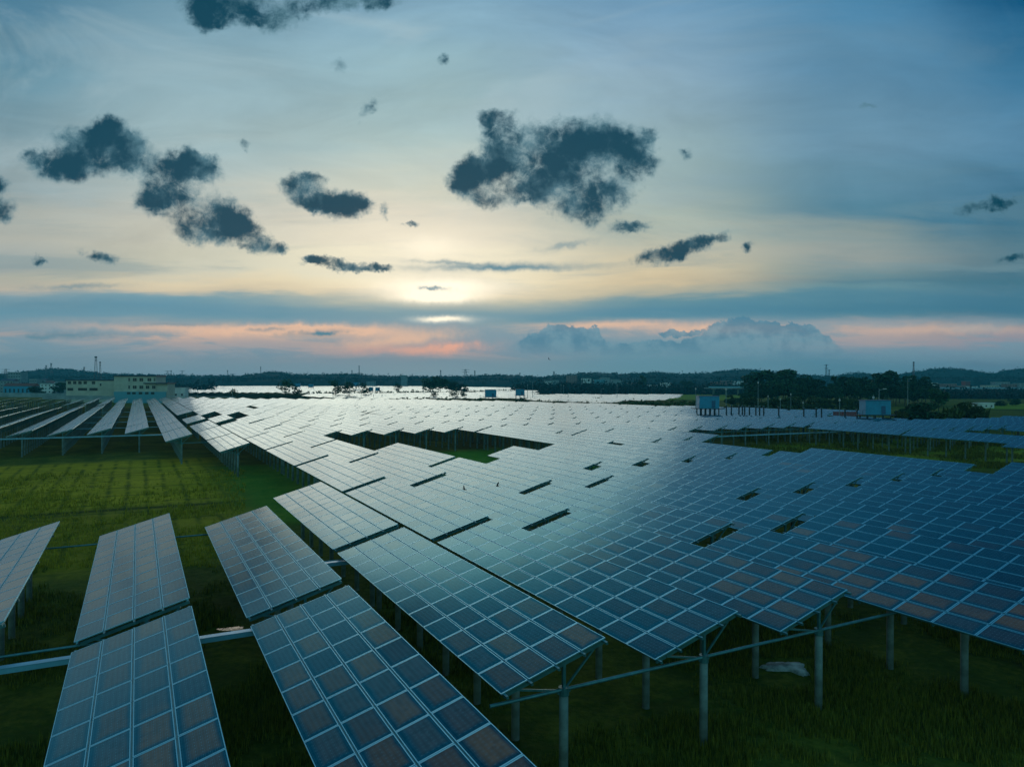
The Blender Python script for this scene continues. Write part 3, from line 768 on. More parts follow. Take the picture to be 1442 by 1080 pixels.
def tree(name, kind, x, ytop, Zd, label, cat='tree', group=None, mn='leaf', wide=1.0, zbase=0, var=None):
    if group == Gm: ytop -= 2.5
    i = tr_rng.randrange({'round': 5, 'tall': 5, 'bush': 4, 'spray': 2, 'gaunt': 3}[kind]) if var is None else var
    X, Y = at(x, Zd); Ht = zat(x, ytop, Zd)-zbase; s = Ht/10.0
    T = thing(name, label, cat, (X, Y, zbase), tr_rng.uniform(0, 6.28), group)
    cr = link('crown', crown_with(kind, i, mn), T, (0, 0, TR[kind, i][2]*s)); cr.scale = (s*wide, s*wide, s)
    tk = link('trunk', TR[kind, i][1], T); tk.scale = (s, s, s)
    return T

# single trees in front of the distant panels
Gm = 'trees standing between the near and the far panels'
for x, yt, Z_, kd, w, lab in [
    (403, 533, 470, 'gaunt', 1.0, 'round crowned loose tree, leftmost of the pair left of centre'),
    (415, 543, 460, 'gaunt', 1.1, 'lower spreading tree, right one of the pair left of centre'),
    (472, 536, 470, 'gaunt', 1.0, 'thin crowned tree, leftmost of the trio before the bright panels'),
    (492, 538, 440, 'gaunt', 1.2, 'widest and darkest tree of the trio before the bright panels'),
    (512, 540, 480, 'gaunt', 1.0, 'thin crowned tree, rightmost of the trio before the bright panels'),
    (560, 541, 620, 'gaunt', 1.0, 'small dark tree alone among the bright panels left of centre'),
    (606, 534, 640, 'round', 1.5, 'tall dark tree, left one of the dense clump at the centre'),
    (620, 531, 660, 'round', 1.25, 'broad dark tree, right one of the dense clump at the centre'),
    (637, 538, 660, 'round', 1.6, 'low dark tree at the right end of the dense central clump'),
    (652, 542, 660, 'round', 1.1, 'small dark tree just right of the dense central clump'),
    (612, 552, 430, 'gaunt', .9, 'small loose tree on the bank in front of the central clump'),
    (640, 551, 430, 'gaunt', 1.0, 'low straggling tree right of the small central tree on the bank'),
    (652, 553, 430, 'gaunt', .9, 'lowest straggling tree on the central bank left of the blue cabin'),
    (328, 549, 430, 'gaunt', .9, 'small yellowish tree on the bank at the left bright panels'),
    (377, 550, 430, 'bush', .9, 'low wide bush on the bank left of the pair of trees'),
    (733, 555, 420, 'bush', .9, 'bush below the smaller blue cabin right of centre'),
    (840, 554, 395, 'spray', .9, 'spiky bush alone on the bank right of centre'),
    (690, 562, 400, 'bush', .8, 'low bush at the foot of the raised blue cabin')]:
    tree('tree' if 'bush' not in lab else 'bush', kd, x, yt, Z_, lab, 'tree' if 'bush' not in lab else 'bush', Gm if 'bush' not in lab else None, 'leaf3' if 'yellow' in lab else 'leaf', w)
# the wood at the right
wood = []
xs = 1058; i = 0
prof = lambda x: np.interp(x, [1040,1065,1085,1100,1112,1130,1150,1165,1185,1200,1222,1240,1262,1285,1300,1312], [545,524,533,521,523,530,532,534,531,523,530,524,532,534,530,546])
while xs < 1312:
    wood.append((xs+tr_rng.uniform(-2, 2), prof(xs)+tr_rng.choice([-4, -1, 1, 4, 7])+tr_rng.uniform(-1, 1), 470+tr_rng.uniform(-25, 45), 'tall' if tr_rng.random() < .6 else 'round')); xs += 7.4
xs = 1046
while xs < 1305:
    wood.append((xs, prof(xs)+10+tr_rng.uniform(-2, 6), 420+tr_rng.uniform(-15, 15), 'round')); xs += 12
wood.sort(key=lambda w: w[0])
for n, (x, yt, Z_, kd) in enumerate(wood):
    back = Z_ > 445
    nn = 1+sum(1 for w in wood[:n] if (w[2] > 445) == back)
    tree('tree', kd, x, yt, Z_, '%s tree from the left in the %s row of the dark wood at right' % (ordw(nn), 'tall back' if back else 'lower front'), 'tree',
         'tall back row of the wood' if back else 'lower front row of the wood', 'leaf', 1.35 if kd == 'tall' else 1.15)
n = 0
for x in range(1046, 1225, 15):
    n += 1; tree('bush', 'bush', x+tr_rng.uniform(-3, 3), 556+tr_rng.uniform(-2, 4), 345+tr_rng.uniform(-10, 10), '%s low bush from the left along the foot of the right wood' % ordw(n), 'bush', 'bushes along the foot of the wood', 'leaf2', 1.5)
for x, yt, Z_, kd, mn, w, lab in [
    (1283, 548, 215, 'bush', 'leaf', 1.1, 'large dark bush just right of the right blue cabin'),
    (1306, 552, 225, 'bush', 'leaf', 1.1, 'large dark bush between the cabin bush and the fronds'),
    (1322, 545, 300, 'round', 'leaf', 1.1, 'dark round tree rising behind the large bushes at right'),
    (1340, 562, 215, 'spray', 'leaf2', 1.3, 'bush of long pale fronds, left one of the frond clumps'),
    (1358, 556, 225, 'spray', 'leaf2', 1.3, 'tallest bush of long pale fronds at the right'),
    (1376, 563, 220, 'spray', 'leaf2', 1.2, 'bush of long pale fronds, right one of the frond clumps'),
    (1268, 572, 195, 'bush', 'leaf3', .9, 'small yellowish bush at the foot of the right cabin'),
    (1330, 574, 205, 'bush', 'leaf2', 1.3, 'low wide bush in front of the frond clumps'),
    (1405, 560, 420, 'bush', 'leaf', 1.6, 'dark rounded bush beyond the small meadow at far right, left one'),
    (1430, 559, 420, 'bush', 'leaf', 1.6, 'dark rounded bush beyond the small meadow at far right, middle one'),
    (1452, 560, 420, 'bush', 'leaf', 1.6, 'dark rounded bush cut by the right edge of the picture'),
    (1008, 551, 700, 'bush', 'leaf', 1.3, 'bush under the viaduct behind the big blue cabin'),
    (1033, 549, 430, 'bush', 'leaf2', 1.2, 'bush at the left end of the wood behind the row of bare piles')]:
    tree('bush' if 'tree' not in lab else 'tree', kd, x, yt, Z_, lab, 'bush' if 'tree' not in lab else 'tree', None, mn, w)
tree('tree', 'tall', 905, 529, 900, 'dark tree standing left of the white houses', 'tree', None, 'leaf', 1.6)
tree('tree', 'round', 967, 536, 860, 'round dark tree right of the white houses', 'tree', None, 'leaf', 1.3)
tree('bush', 'bush', 52, 541, 600, 'dark round bush right of the long blue building', 'bush', None, 'leaf', 1.5)
tree('tree', 'round', 85, 537, 640, 'dark tree left of the low cream wing', 'tree', None, 'leaf', 1.4)

# verge with bushes along the bank lines: ground cover nobody could count
def clumps(name, label, lst, m, seed, leaf, cat='vegetation'):
    rg = random.Random(seed); vs, fs = [], []
    for (x, y, z, rx, rz, n) in lst:
        for _ in range(n):
            a = rg.uniform(0, 6.283); r = rx*math.sqrt(rg.random()); hgt = rz*math.sqrt(max(0, 1-(r/rx)**2))*rg.uniform(.3, 1.1)
            c = Vector((x+r*math.cos(a), y+r*math.sin(a), z+hgt)); s = leaf*rg.uniform(.6, 1.4)
            e1 = Vector((rg.gauss(0, 1), rg.gauss(0, 1), rg.gauss(0, .7))).normalized(); e2 = e1.cross(Vector((rg.gauss(0, 1), rg.gauss(0, 1), rg.gauss(0, 1)))).normalized()
            o = len(vs); vs += [tuple(c-e1*s), tuple(c+e2*s*.7), tuple(c+e1*s), tuple(c-e2*s*.7)]; fs.append((o, o+1, o+2, o+3))
    me = D.meshes.new(name); me.from_pydata(vs, [], fs); me.materials.append(m); me.update()
    return tag(link(name, me), label, cat, kind='stuff')
rg = random.Random(5)
def line_clumps(x0, x1, y0, y1, zb, n, r, h, per):
    out = []
    for i in range(n):
        t = rg.random(); X, Y = px(x0+(x1-x0)*t, y0+(y1-y0)*t, zb); hh = h*rg.uniform(.35, 1.2)*(.6+.8*max(0, mnoise.noise(Vector((X*.03, Y*.03, 0)))+.3))
        out.append((X, Y+rg.uniform(-4, 4), 0, r*rg.uniform(.6, 1.3), zb+hh, per))
    return out
clumps('bank_vegetation', 'strip of weeds and bushes along the dark bank behind the near array',
       line_clumps(262, 430, 553, 556, 3, 70, 3.2, 1.0, 60)+line_clumps(560, 1010, 563, 573, 3.3, 150, 2.6, 1.5, 60)
       + line_clumps(560, 720, 563, 564.5, 3.3, 50, 2.6, 1.3, 60)+line_clumps(880, 985, 571, 572, 3.2, 70, 3, 2.6, 70), M['leaf2'], 3, .5)
clumps('bank_vegetation', 'thin dark strip of weeds across the bright far panels',
       line_clumps(430, 600, 553.4, 552, 5, 60, 4, 1.0, 40)+line_clumps(560, 720, 552, 549.4, 5, 60, 4, 1.0, 40), M['leaf'], 4, .7)
# earth bank behind the left part
mb = MB()
def bank(x0, x1, y0, y1, zt, wdt):
    a = px(x0, y0, zt); b = px(x1, y1, zt); n = 30; vs = []
    for i in range(n+1):
        t = i/n; X, Y = a[0]+(b[0]-a[0])*t, a[1]+(b[1]-a[1])*t; w = .5*mnoise.noise(Vector((X*.06, 0, 0)))
        vs += [(X, Y-wdt, -.2), (X, Y-wdt*.3, zt+w), (X, Y+wdt*.3, zt+w), (X, Y+wdt, -.2)]
    return vs, [(i*4+k, (i+1)*4+k, (i+1)*4+k+1, i*4+k+1) for i in range(n) for k in range(3)]
v, f = bank(236, 445, 552, 557, 3.2, 9)
mb.add(v, f); tag(build(mb, 'bank', M['bank']), kind='structure')
mb = MB(); v, f = bank(430, 1040, 562, 573.5, 3.0, 7); mb.add(v, f); tag(build(mb, 'bank', M['bank']), kind='structure')

# ------------------------------------------------------------------ far panel fields (nobody could count these)
def inside(x, y, poly):
    c = False; n = len(poly)
    for i in range(n):
        x1, y1 = poly[i]; x2, y2 = poly[i-1]
        if (y1 > y) != (y2 > y) and x < (x2-x1)*(y-y1)/(y2-y1)+x1: c = not c
    return c
def proj(X, Y, Z):
    x, y = 721+FPX*X/Y, YH+FPX*(H-Z)/Y; r = R(.1828); dx, dy = x-721, y-540
    return 721+dx*math.cos(r)-dy*math.sin(r), 540+dx*math.sin(r)+dy*math.cos(r)
def far_field(name, label, polys, a0, a1, k0, k1, seed):
    rg = random.Random(seed); mb, uv = MB(), []
    for k in range(k0, k1):
        a = a0+rg.uniform(0, 1.6)
        while a < a1:
            X, Y = ac(a+.75, C0+PK*k)
            if Y > 100:
                q = proj(X, Y, 4.2)
                if any(inside(q[0], q[1], p) for p in polys):
                    lx, ly = Vector((cP, sP, 0)), Vector((-sP, cP, 0)); X0, Y0 = ac(a, C0+PK*k)
                    o = Vector((X0, Y0, .9*mnoise.noise(Vector((X0*.012, Y0*.012, 7))))); sl = rg.gauss(0, .010); sy = rg.gauss(0, .006)
                    tr = lambda p: o+lx*p[0]+ly*p[1]+Vector((0, 0, p[2]+p[0]*sl+p[1]*sy))
                    for j in range(4):
                        for i in range(3):
                            s0, y0 = j*(MW+.035), i*TL/3; e = .03
                            mb.add([tr(sp(s0+e,y0+e)),tr(sp(s0+MW-e,y0+e)),tr(sp(s0+MW-e,y0+TL/3-e)),tr(sp(s0+e,y0+TL/3-e))], [(0,1,2,3)], 0); uv += [(0,0),(1,0),(1,4),(0,4)]
                    mb.add([tr(sp(0,0,-.08)),tr(sp(SL,0,-.08)),tr(sp(SL,TL,-.08)),tr(sp(0,TL,-.08)),tr(sp(0,0,-.01)),tr(sp(SL,0,-.01)),tr(sp(SL,TL,-.01)),tr(sp(0,TL,-.01))],
                           [(3,2,1,0),(4,5,6,7),(0,1,5,4),(1,2,6,5),(2,3,7,6),(3,0,4,7)], 1); uv += [(0,0)]*24
            a += 1.64
    print(name, len(mb.f)//18)
    return tag(link(name, uvmesh(mb, uv, name, [M['glass'], M['frame']])), label, 'solar tables', kind='stuff')
far_field('solar_tables', 'bright distant strips of solar tables before the dark hills, left of centre',
          [[(262, 543.6), (420, 544), (720, 544), (760, 545.5), (745, 549.5), (600, 551.5), (430, 553), (270, 552)]], 30, 130, -40, 90, 1)
far_field('solar_tables', 'pale distant solar tables between the two weedy strips at the centre',
          [[(425, 555), (600, 553.5), (720, 551), (750, 549.5), (750, 563), (700, 562.5), (560, 562), (520, 560.8), (440, 559)]], 28, 60, -10, 60, 2)
far_field('solar_tables', 'dull blue distant solar tables right of the small blue cabin',
          [[(748, 556.5), (800, 555.5), (948, 556.5), (940, 562), (905, 563), (880, 567), (800, 565), (748, 563)]], 18, 60, 20, 90, 3)

# ------------------------------------------------------------------ hills
M['hill'] = ground_material('wooded_hill', ((.003, .024, .026), (.006, .040, .038), (.014, .056, .046)), .12)
def hills(name, prof, Zd, depth, z_extra=0, seed=0, amp=1.0):
    xs = np.linspace(prof[0][0], prof[-1][0], 360); ys = np.interp(xs, [p[0] for p in prof], [p[1] for p in prof])
    n = 14; vs = []
    for j in range(n+1):
        t = j/n; bell = math.sin(math.pi*min(1, t/1.2+.0))**.8 if t < 1 else .5
        for x, y in zip(xs, ys):
            Z_ = Zd+depth*(t-.5); X = (x-721)/FPX*Zd*(1+(t-.5)*.1); top = max(1, zat(x, y, Zd))
            h = top*(math.sin(math.pi*t*.62/.62)**.7 if 0 < t < 1 else 0)
            h += amp*(3*mnoise.noise(Vector((X*.012, Z_*.012, seed)))+2.2*mnoise.noise(Vector((X*.04, Z_*.04, seed))))*(1 if 0 < t < 1 else 0)
            vs.append((X, Z_, max(-1, h)))
    m = len(xs); fs = [(j*m+i, j*m+i+1, (j+1)*m+i+1, (j+1)*m+i) for j in range(n) for i in range(m-1)]
    mb = MB(); mb.add(vs, fs); o = tag(build(mb, name, M['hill'], smooth=True), kind='structure'); return xs, ys, vs
HP = [(-300,530),(-150,524),(0,528.5),(40,527.5),(65,522.5),(82,520),(105,523),(150,528),(200,529),(240,530),(340,531),(362,529.5),(378,524.5),(400,527.5),(430,529),(470,528.5),(490,528),(520,530.5),(570,531.5),(640,531.5),(700,529.5),(730,530.5),(760,532.5),(800,529),(830,526),(870,528),(900,528),(920,526),(960,528),(990,527),(1020,524),(1040,522),(1070,523),(1100,528),(1180,532),(1200,526),(1225,528.5),(1265,530),(1300,523.5),(1330,519.5),(1352,522),(1380,528),(1400,528),(1425,522),(1460,520.5),(1520,523),(1650,530),(1800,526)]
hx = hills('hills', HP, 2100, 700, seed=1)
HB = [(-300,532),(0,533),(80,531),(240,535),(340,534),(420,533),(520,535),(640,535),(760,535),(830,533),(920,532.5),(1000,533),(1060,532),(1200,536),(1320,533),(1800,534)]
hy = hills('hills', HB, 1650, 300, seed=9)

# tree cover of the hills
def cover(name, label, n, xr, zfun, seed, leaf, hgt, rad, per, mm):
    rg = random.Random(seed); out = []
    for i in range(n):
        x = rg.uniform(*xr); r = zfun(rg, x)
        if r is None: continue
        X, Y, z = r; s = rg.uniform(.55, 1.25); out.append((X, Y, z-1, rad*s, hgt*s*(1.0+.5*(rg.random() < .15)), per))
    return clumps(name, label, out, mm, seed, leaf, 'woodland')
def ridge_pt(prof, Zd, depth):
    px_, py_ = [p[0] for p in prof], [p[1] for p in prof]
    def f(rg, x):
        y = np.interp(x, px_, py_); t = rg.uniform(.12, .62) if rg.random() < .55 else rg.uniform(.44, .56)
        Z_ = Zd+depth*(t-.5); top = zat(x, y, Zd); z = top*math.sin(math.pi*t)**.7
        return ((x-721)/FPX*Zd*(1+(t-.5)*.1), Z_, z-1.5)
    return f
M['farleaf'] = leaf_mat('distant_foliage', (.003, .028, .030), (.010, .054, .048))
cover('hill_woods', 'far woods covering the low hills on the skyline', 3400, (-120, 1560), ridge_pt(HP, 2100, 700), 21, 2.0, 7, 8, 16, M['farleaf'])
cover('hill_woods', 'dark woods on the lower slopes before the skyline hills', 2400, (-120, 1560), ridge_pt(HB, 1650, 300), 22, 1.9, 6.5, 8, 16, M['farleaf'])
def plain(y0, y1):
    def f(rg, x):
        y = rg.uniform(y0, y1); X, Y = px(x, y); return (X, Y, 0)
    return f
def plain_x(a, b, Z0, Z1): return lambda rg, x: (*at(x, rg.uniform(Z0, Z1)), 0)
cover('tree_belt', 'dark belt of trees on the plain in front of the hills at left', 700, (-60, 300), plain_x(0, 0, 760, 1100), 23, 1.3, 9, 8, 40, M['farleaf'])
cover('tree_belt', 'dark belt of trees behind the bright far panels', 900, (235, 780), plain_x(0, 0, 1560, 1700), 24, 2.2, 12, 13, 26, M['farleaf'])
cover('tree_belt', 'dark belt of trees on the plain right of centre', 1100, (725, 1060), plain_x(0, 0, 790, 1250), 25, 1.4, 10.5, 9, 44, M['farleaf'])
cover('tree_belt', 'dark belt of trees on the plain at far right', 700, (1290, 1500), plain_x(0, 0, 620, 900), 26, 1.2, 6.5, 8, 44, M['farleaf'])
# ------------------------------------------------------------------ buildings
M['cream'] = mat('cream_render', (.52, .53, .44), .85, vary=.15, vscale=.2)
M['white'] = mat('white_render', (.72, .78, .78), .8, vary=.2, vscale=.15)
M['grey'] = mat('grey_render', (.26, .34, .36), .85, vary=.25, vscale=.15)
M['brick'] = mat('reddish_render', (.26, .16, .14), .85, vary=.25, vscale=.2)
M['navy'] = mat('dark_blue_roof', (.02, .045, .085), .5)
M['teal'] = mat('teal_panel_wall', (.10, .36, .46), .6)
M['redroof'] = mat('red_brown_roof', (.20, .07, .05), .7)
M['window'] = mat('window_glass', (.012, .03, .04), .12, spec=.8)
M['blue'] = mat('blue_sheet_metal', (.02, .30, .50), .45, .1, vary=.12, vscale=.8)
M['bluedk'] = mat('dark_blue_trim', (.02, .12, .24), .5, .1)
M['rust'] = mat('reddish_sheet', (.22, .05, .05), .7)
M['lamp'] = mat('lamp_housing', (.5, .55, .56), .4)
M['polem'] = mat('pole_metal', (.20, .30, .33), .5, .2)
M['dark'] = mat('dark_steel', (.02, .055, .08), .5, .4)

def gable(mb, w, d, z0, rise, over=.4):
    x0, x1, y0, y1 = -w/2-over, w/2+over, -over, d+over
    mb.add([(x0,y0,z0),(x1,y0,z0),(x1,y1,z0),(x0,y1,z0),(x0,(y0+y1)/2,z0+rise),(x1,(y0+y1)/2,z0+rise)], [(0,1,5,4),(2,3,4,5),(0,4,3),(1,2,5),(3,2,1,0)])
def house(name, label, x, Zd, w, d, h, rz=0, wall='white', roof='grey', rtype='flat', rows=2, cols=4, cat='house', group=None, wh=1.3, ww=1.3, zb=0, extra=None):
    X, Y = at(x, Zd); T = thing(name, label, cat, (X, Y, zb), rz, group)
    mb = MB(); mb.box(-w/2, 0, -.5, w/2, d, h); build(mb, 'wall', M[wall], T)
    mb = MB()
    if rtype == 'flat': mb.box(-w/2-.35, -.35, h+.003, w/2+.35, d+.35, h+.45)
    else: gable(mb, w, d, h+.003, w*.16 if w < 14 else 2.6)
    build(mb, 'roof', M[roof], T)
    for r in range(rows):
        for c in range(cols):
            cx = -w/2+(c+.5)*w/cols; z = (r+.5)*h/rows
            mb = MB(); mb.box(cx-ww/2, -.06, z-wh/2, cx+ww/2, .05, z+wh/2); f = build(mb, 'window', M['window'], T)
    return T
# the cream building at the left with its stair block
def cream():
    Zd = 430; s = Zd/FPX
    X, Y = at(198, Zd); T = thing('office_building', 'cream three storey building with dark flat roof at the end of the separate rows', 'building', (X, Y, 0), R(4))
    def zz(y): return zat(198, y, Zd)
    w0, w1, w2 = (162-198)*s, (219-198)*s, (234-198)*s
    mb = MB(); mb.box(w0, 0, -.5, w1, 14, zz(530)); build(mb, 'wall', M['cream'], T)
    mb = MB(); mb.box(w1+.003, .5, -.5, w2, 12, zz(540.2)); build(mb, 'wall', M['cream'], T)
    mb = MB(); mb.box(w0-.5, -.6, zz(530)+.003, w1+.5, 14.5, zz(528.6)); build(mb, 'roof', M['navy'], T)
    mb = MB(); mb.box((203-198)*s, -1.4, zz(540.2)+.003, w2+.5, -.003, zz(538.9)); mb.box(w1+.003, .0, zz(540.2)+.003, w2+.5, 12.4, zz(538.9)); build(mb, 'canopy', M['navy'], T)
    mb = MB(); mb.box(w0+.3, -1.0, 0, w2-.3, -.06, zz(551.5)); build(mb, 'blue_ground_floor', M['teal'], T)
    for yy, lst in ((534.5, ((182.5, 2.2), (190, 5), (199, 5), (210, 5), (217, 2))), (545, ((182.5, 2.2), (190, 5), (199, 5), (207.5, 4.5), (216, 4.5)))):
        for wx, ww in lst:
            cx = (wx-198)*s; f0 = -.08 if wx < 219 else .42
            mb = MB(); mb.box(cx-ww/2*s, f0, zz(yy+2.4), cx+ww/2*s, f0+.2, zz(yy-2)); f = build(mb, 'window', M['window'], T)
            mb = MB(); mb.box(cx-.04, f0-.04, zz(yy+2.4), cx+.04, f0-.003, zz(yy-2)); build(mb, 'frame', M['cream'], f)
    for wx in (183, 190, 199, 207.5, 215.5):
        cx = (wx-198)*s; mb = MB(); mb.box(cx-1, -1.1, zz(555.2), cx+1, -1.003, zz(552)); build(mb, 'window', M['window'], T)
    # low wing
    Zd = 440; s = Zd/FPX; X, Y = at(128, Zd)
    T = thing('office_wing', 'long low cream wing with a row of square dark windows left of the tall block', 'building', (X, Y, 0), R(6))
    zz = lambda y: zat(128, y, Zd)
    mb = MB(); mb.box((95-128)*s, 0, -.5, (160.5-128)*s, 12, zz(536)); build(mb, 'wall', M['cream'], T)
    mb = MB(); mb.box((95-128)*s-.4, -.4, zz(536)+.003, (160.5-128)*s, 12.4, zz(534.6)); build(mb, 'roof', M['navy'], T)
    for wx in (99.5, 106.5, 113.5, 120.5, 131.5):
        cx = (wx-128)*s; mb = MB(); mb.box(cx-.95, -.08, zz(541), cx+.95, .1, zz(537)); build(mb, 'window', M['window'], T)
    mb = MB(); cx = (141-128)*s; mb.box(cx-.45, -.08, zz(543.5), cx+.45, .1, zz(540)); build(mb, 'window', M['window'], T)
    for a_, b_ in ((97, 104.5), (111, 123), (126, 137)):
        mb = MB(); mb.box((a_-128)*s, -.08, zz(550), (b_-128)*s, .1, zz(546.3)); build(mb, 'ground_floor_opening', M['window'], T)
cream()
house('long_blue_building', 'long pale blue building with white pilasters at far left', 26, 640, 26, 9, 8.4, R(3), 'blue', 'redroof', 'gable', 1, 7, 'building', ww=1.4, wh=3.4)
house('apartment_block', 'tall dark apartment block on the skyline at far left', 20, 1050, 20, 14, 25.5, R(-5), 'grey', 'grey', 'flat', 6, 5, 'building', ww=2, wh=1.8)
rg = random.Random(31); n = 0
def town(name, xs, Z0, Z1, hmin, hmax, walls, group, labf, wmin=8, wmax=15):
    for i, x in enumerate(xs):
        wl = rg.choice(walls); Z_ = rg.uniform(Z0, Z1); w = rg.uniform(wmin, wmax); hh = rg.uniform(hmin, hmax)
        house('house', labf(i, wl), x+rg.uniform(-1, 1), Z_, w, 10, hh, R(rg.uniform(-25, 25)), wl, rg.choice(['grey', 'redroof', 'grey', 'navy']) if wl != 'blue' else 'blue', rg.choice(['flat', 'flat', 'gable']), max(2, int(hh/3.2)), 4, 'house', group, zb=0)
CN = {'white': 'white', 'grey': 'grey', 'brick': 'reddish', 'cream': 'cream', 'blue': 'blue', 'teal': 'teal'}
town('house', [2, 10, 36, 47, 58, 64, 71, 78, 84, 91, 76, 68], 720, 950, 9, 15, ['grey', 'grey', 'white', 'brick', 'grey'], 'town houses at far left', lambda i, w: '%s house, %s of the far left town' % (CN[w], ordw(i+1)))
for x, Z_, w, hh, wl, lab in [
   (853, 1400, 18, 23, 'grey', 'broad dull block on the slope, topmost left of the bright roofs'),
   (844, 1380, 22, 19, 'teal', 'teal tinted block below the skyline right of centre'),
   (777, 1400, 28, 17, 'grey', 'grey block, leftmost of those on the slope right of centre'),
   (806, 1420, 20, 27, 'brick', 'reddish block on the hilltop right of centre'),
   (772, 1300, 16, 14, 'white', 'pale block in the trees, left of the reddish hilltop block'),
   (869, 1350, 20, 19, 'grey', 'grey block right of the broad dull block'),
   (826, 1380, 18, 21, 'white', 'pale block just under the wooded crest right of centre'),
   (892, 1300, 24, 13, 'brick', 'low reddish row of houses above the tree belt'),
   (920, 1000, 13, 10, 'white', 'small white house, left one of the bright pair'),
   (937, 980, 14, 13, 'white', 'taller white house, right one of the bright pair'),
   (953, 1000, 18, 8, 'white', 'low white building right of the bright pair'),
   (1012, 1150, 20, 15, 'brick', 'reddish building above the left end of the viaduct'),
   (1024, 1200, 18, 17, 'brick', 'taller reddish building above the viaduct'),
   (1040, 1200, 20, 16, 'white', 'pale building above the viaduct near the wood'),
   (1052, 1180, 14, 14, 'grey', 'grey building at the edge of the wood above the viaduct'),
   (1310, 1100, 24, 14, 'white', 'pale building at the right end of the wood under the hill'),
   (1324, 950, 16, 8, 'white', 'white roofed shed right of the wood'),
   (1338, 1150, 26, 13, 'brick', 'reddish building under the hill, left one'),
   (1356, 1100, 18, 10, 'brick', 'low reddish building with bright roof edge under the hill'),
   (1363, 1150, 8, 17, 'rust', 'narrow bright red tower house under the hill'),
   (1372, 1000, 10, 9, 'white', 'small white building right of the red tower house'),
   (1384, 950, 18, 7.5, 'white', 'long low white shed under the hill'),
   (1398, 1000, 22, 11, 'cream', 'cream building with arched openings under the hill'),
   (1412, 1150, 26, 16, 'grey', 'grey building at the foot of the right hill'),
   (1427, 1100, 24, 13, 'brick', 'reddish building near the right edge of the picture'),
   (1440, 1100, 14, 14, 'grey', 'grey building cut by the right edge of the picture'),
   (569, 1500, 13, 27, 'grey', 'flat roofed block on the skyline left of the central trees'),
   (522, 1450, 18, 14, 'grey', 'long grey block in the tree belt left of centre'),
   (740, 1500, 18, 14, 'grey', 'low grey block in the tree belt at the centre')]:
    house('house', lab, x, Z_, w, 10, hh, R(rg.uniform(-15, 15)), wl, 'grey' if wl != 'white' else 'white', 'flat', max(2, int(hh/3.4)), 5, 'house', 'houses before the hills')
# viaducts
def viaduct(label, x0, x1, Zd, zt, m, n):
    X0, Y0 = at(x0, Zd); X1, Y1 = at(x1, Zd*1.05); T = thing('viaduct', label, 'viaduct', (0, 0, 0), 0, 'viaducts')
    mb = MB(); mb.bar((X0, Y0, zt-.6), (X1, Y1, zt-.6), 9, 1.2); build(mb, 'deck', M[m], T)
    mb = MB(); mb.bar((X0, Y0-4.6, zt+.5), (X1, Y1-4.6, zt+.5), .2, 1.0); build(mb, 'parapet', M['tray'], T)
    for i in range(n):
        t = (i+.5)/n; mb = MB(); X, Y = X0+(X1-X0)*t, Y0+(Y1-Y0)*t
        mb.tube((X, Y, -.5), (X, Y, zt-1.8), .9, .9, 10); mb.box(X-1.5, Y-4, zt-1.8, X+1.5, Y+4, zt-1.25); build(mb, 'pillar', M['concrete'], T)
viaduct('pale road viaduct on pillars left of the wood', 996, 1064, 720, 8.6, 'grey', 4)
viaduct('long low road viaduct under the hill at far right', 1312, 1480, 820, 8.0, 'grey', 9)

# ------------------------------------------------------------------ raised blue cabins
def cabin(label, x, Zd, w, zb, zt, posts=4, plat=1.0, d=3.0, lamp=False):
    X, Y = at(x, Zd); T = thing('equipment_cabin', label, 'cabin', (X, Y, 0), R(2), 'raised blue equipment cabins')
    mb = MB(); mb.box(-w/2, 0, zb+.2, w/2, d, zt)
    n = int(w/.45)
    for i in range(n): cx = -w/2+(i+.5)*w/n; mb.box(cx-.06, -.04, zb+.25, cx+.06, -.001, zt-.1)
    build(mb, 'cabin_wall', M['blue'], T)
    mb = MB(); mb.box(-w/2-.15, -.15, zt+.003, w/2+.15, d+.15, zt+.18); build(mb, 'roof', M['bluedk'], T)
    mb = MB(); mb.box(-w/2-plat, -.5, zb, w/2+plat, d+.4, zb+.19); build(mb, 'platform', M['dark'], T)
    mb = MB(); mb.box(w*.12, -.10, zb+.35, w*.12+1.0, -.045, zb+2.3); dr = build(mb, 'door', M['bluedk'], T)
    for i in range(posts):
        for yy in (-.2, d):
            mb = MB(); cx = -w/2+.2+(w-.4)*i/(posts-1); mb.tube((cx, yy, -.5), (cx, yy, zb-.003), .16, .16, 8); build(mb, 'leg', M['dark'], T)
    mb = MB(); 
    for sx in (-1, 1): mb.tube((sx*(w/2+plat-.1), -.45, zb+.19), (sx*(w/2+plat-.1), -.45, zb+1.3), .04, .04, 6)
    mb.tube((w/2, -.45, zb+1.3), (w/2+plat-.1, -.45, zb+1.3), .03, .03, 6); mb.tube((-w/2, -.45, zb+1.3), (-w/2-plat+.1, -.45, zb+1.3), .03, .03, 6)
    build(mb, 'railing', M['dark'], T)
    return T
cabin('largest blue equipment cabin on dark stilts above the panels', 999, 195, 5.5, 6.0, 9.45, 5, 1.3)
cabin('blue equipment cabin on stilts right of the red sheet fence', 1237, 172, 6.2, 5.4, 8.95, 4, 1.1)
cabin('blue equipment cabin on the bank at the centre, larger of the two', 691, 400, 6.4, 4.6, 8.9, 4, 1.0)
cabin('smaller blue equipment cabin right of the central one', 732.5, 405, 5.0, 5.6, 9.2, 3, .6)
cabin('tiny blue cabin among the bright panels, left of the close pair', 522, 620, 3.6, 5.2, 8.4, 3, .4)
cabin('tiny blue cabin among the bright panels, right of the close pair', 531.5, 620, 3.6, 5.2, 8.2, 3, .4)
cabin('tiny blue cabin far off right of the pair of trees', 437.5, 900, 6, 6, 10, 3, .4)
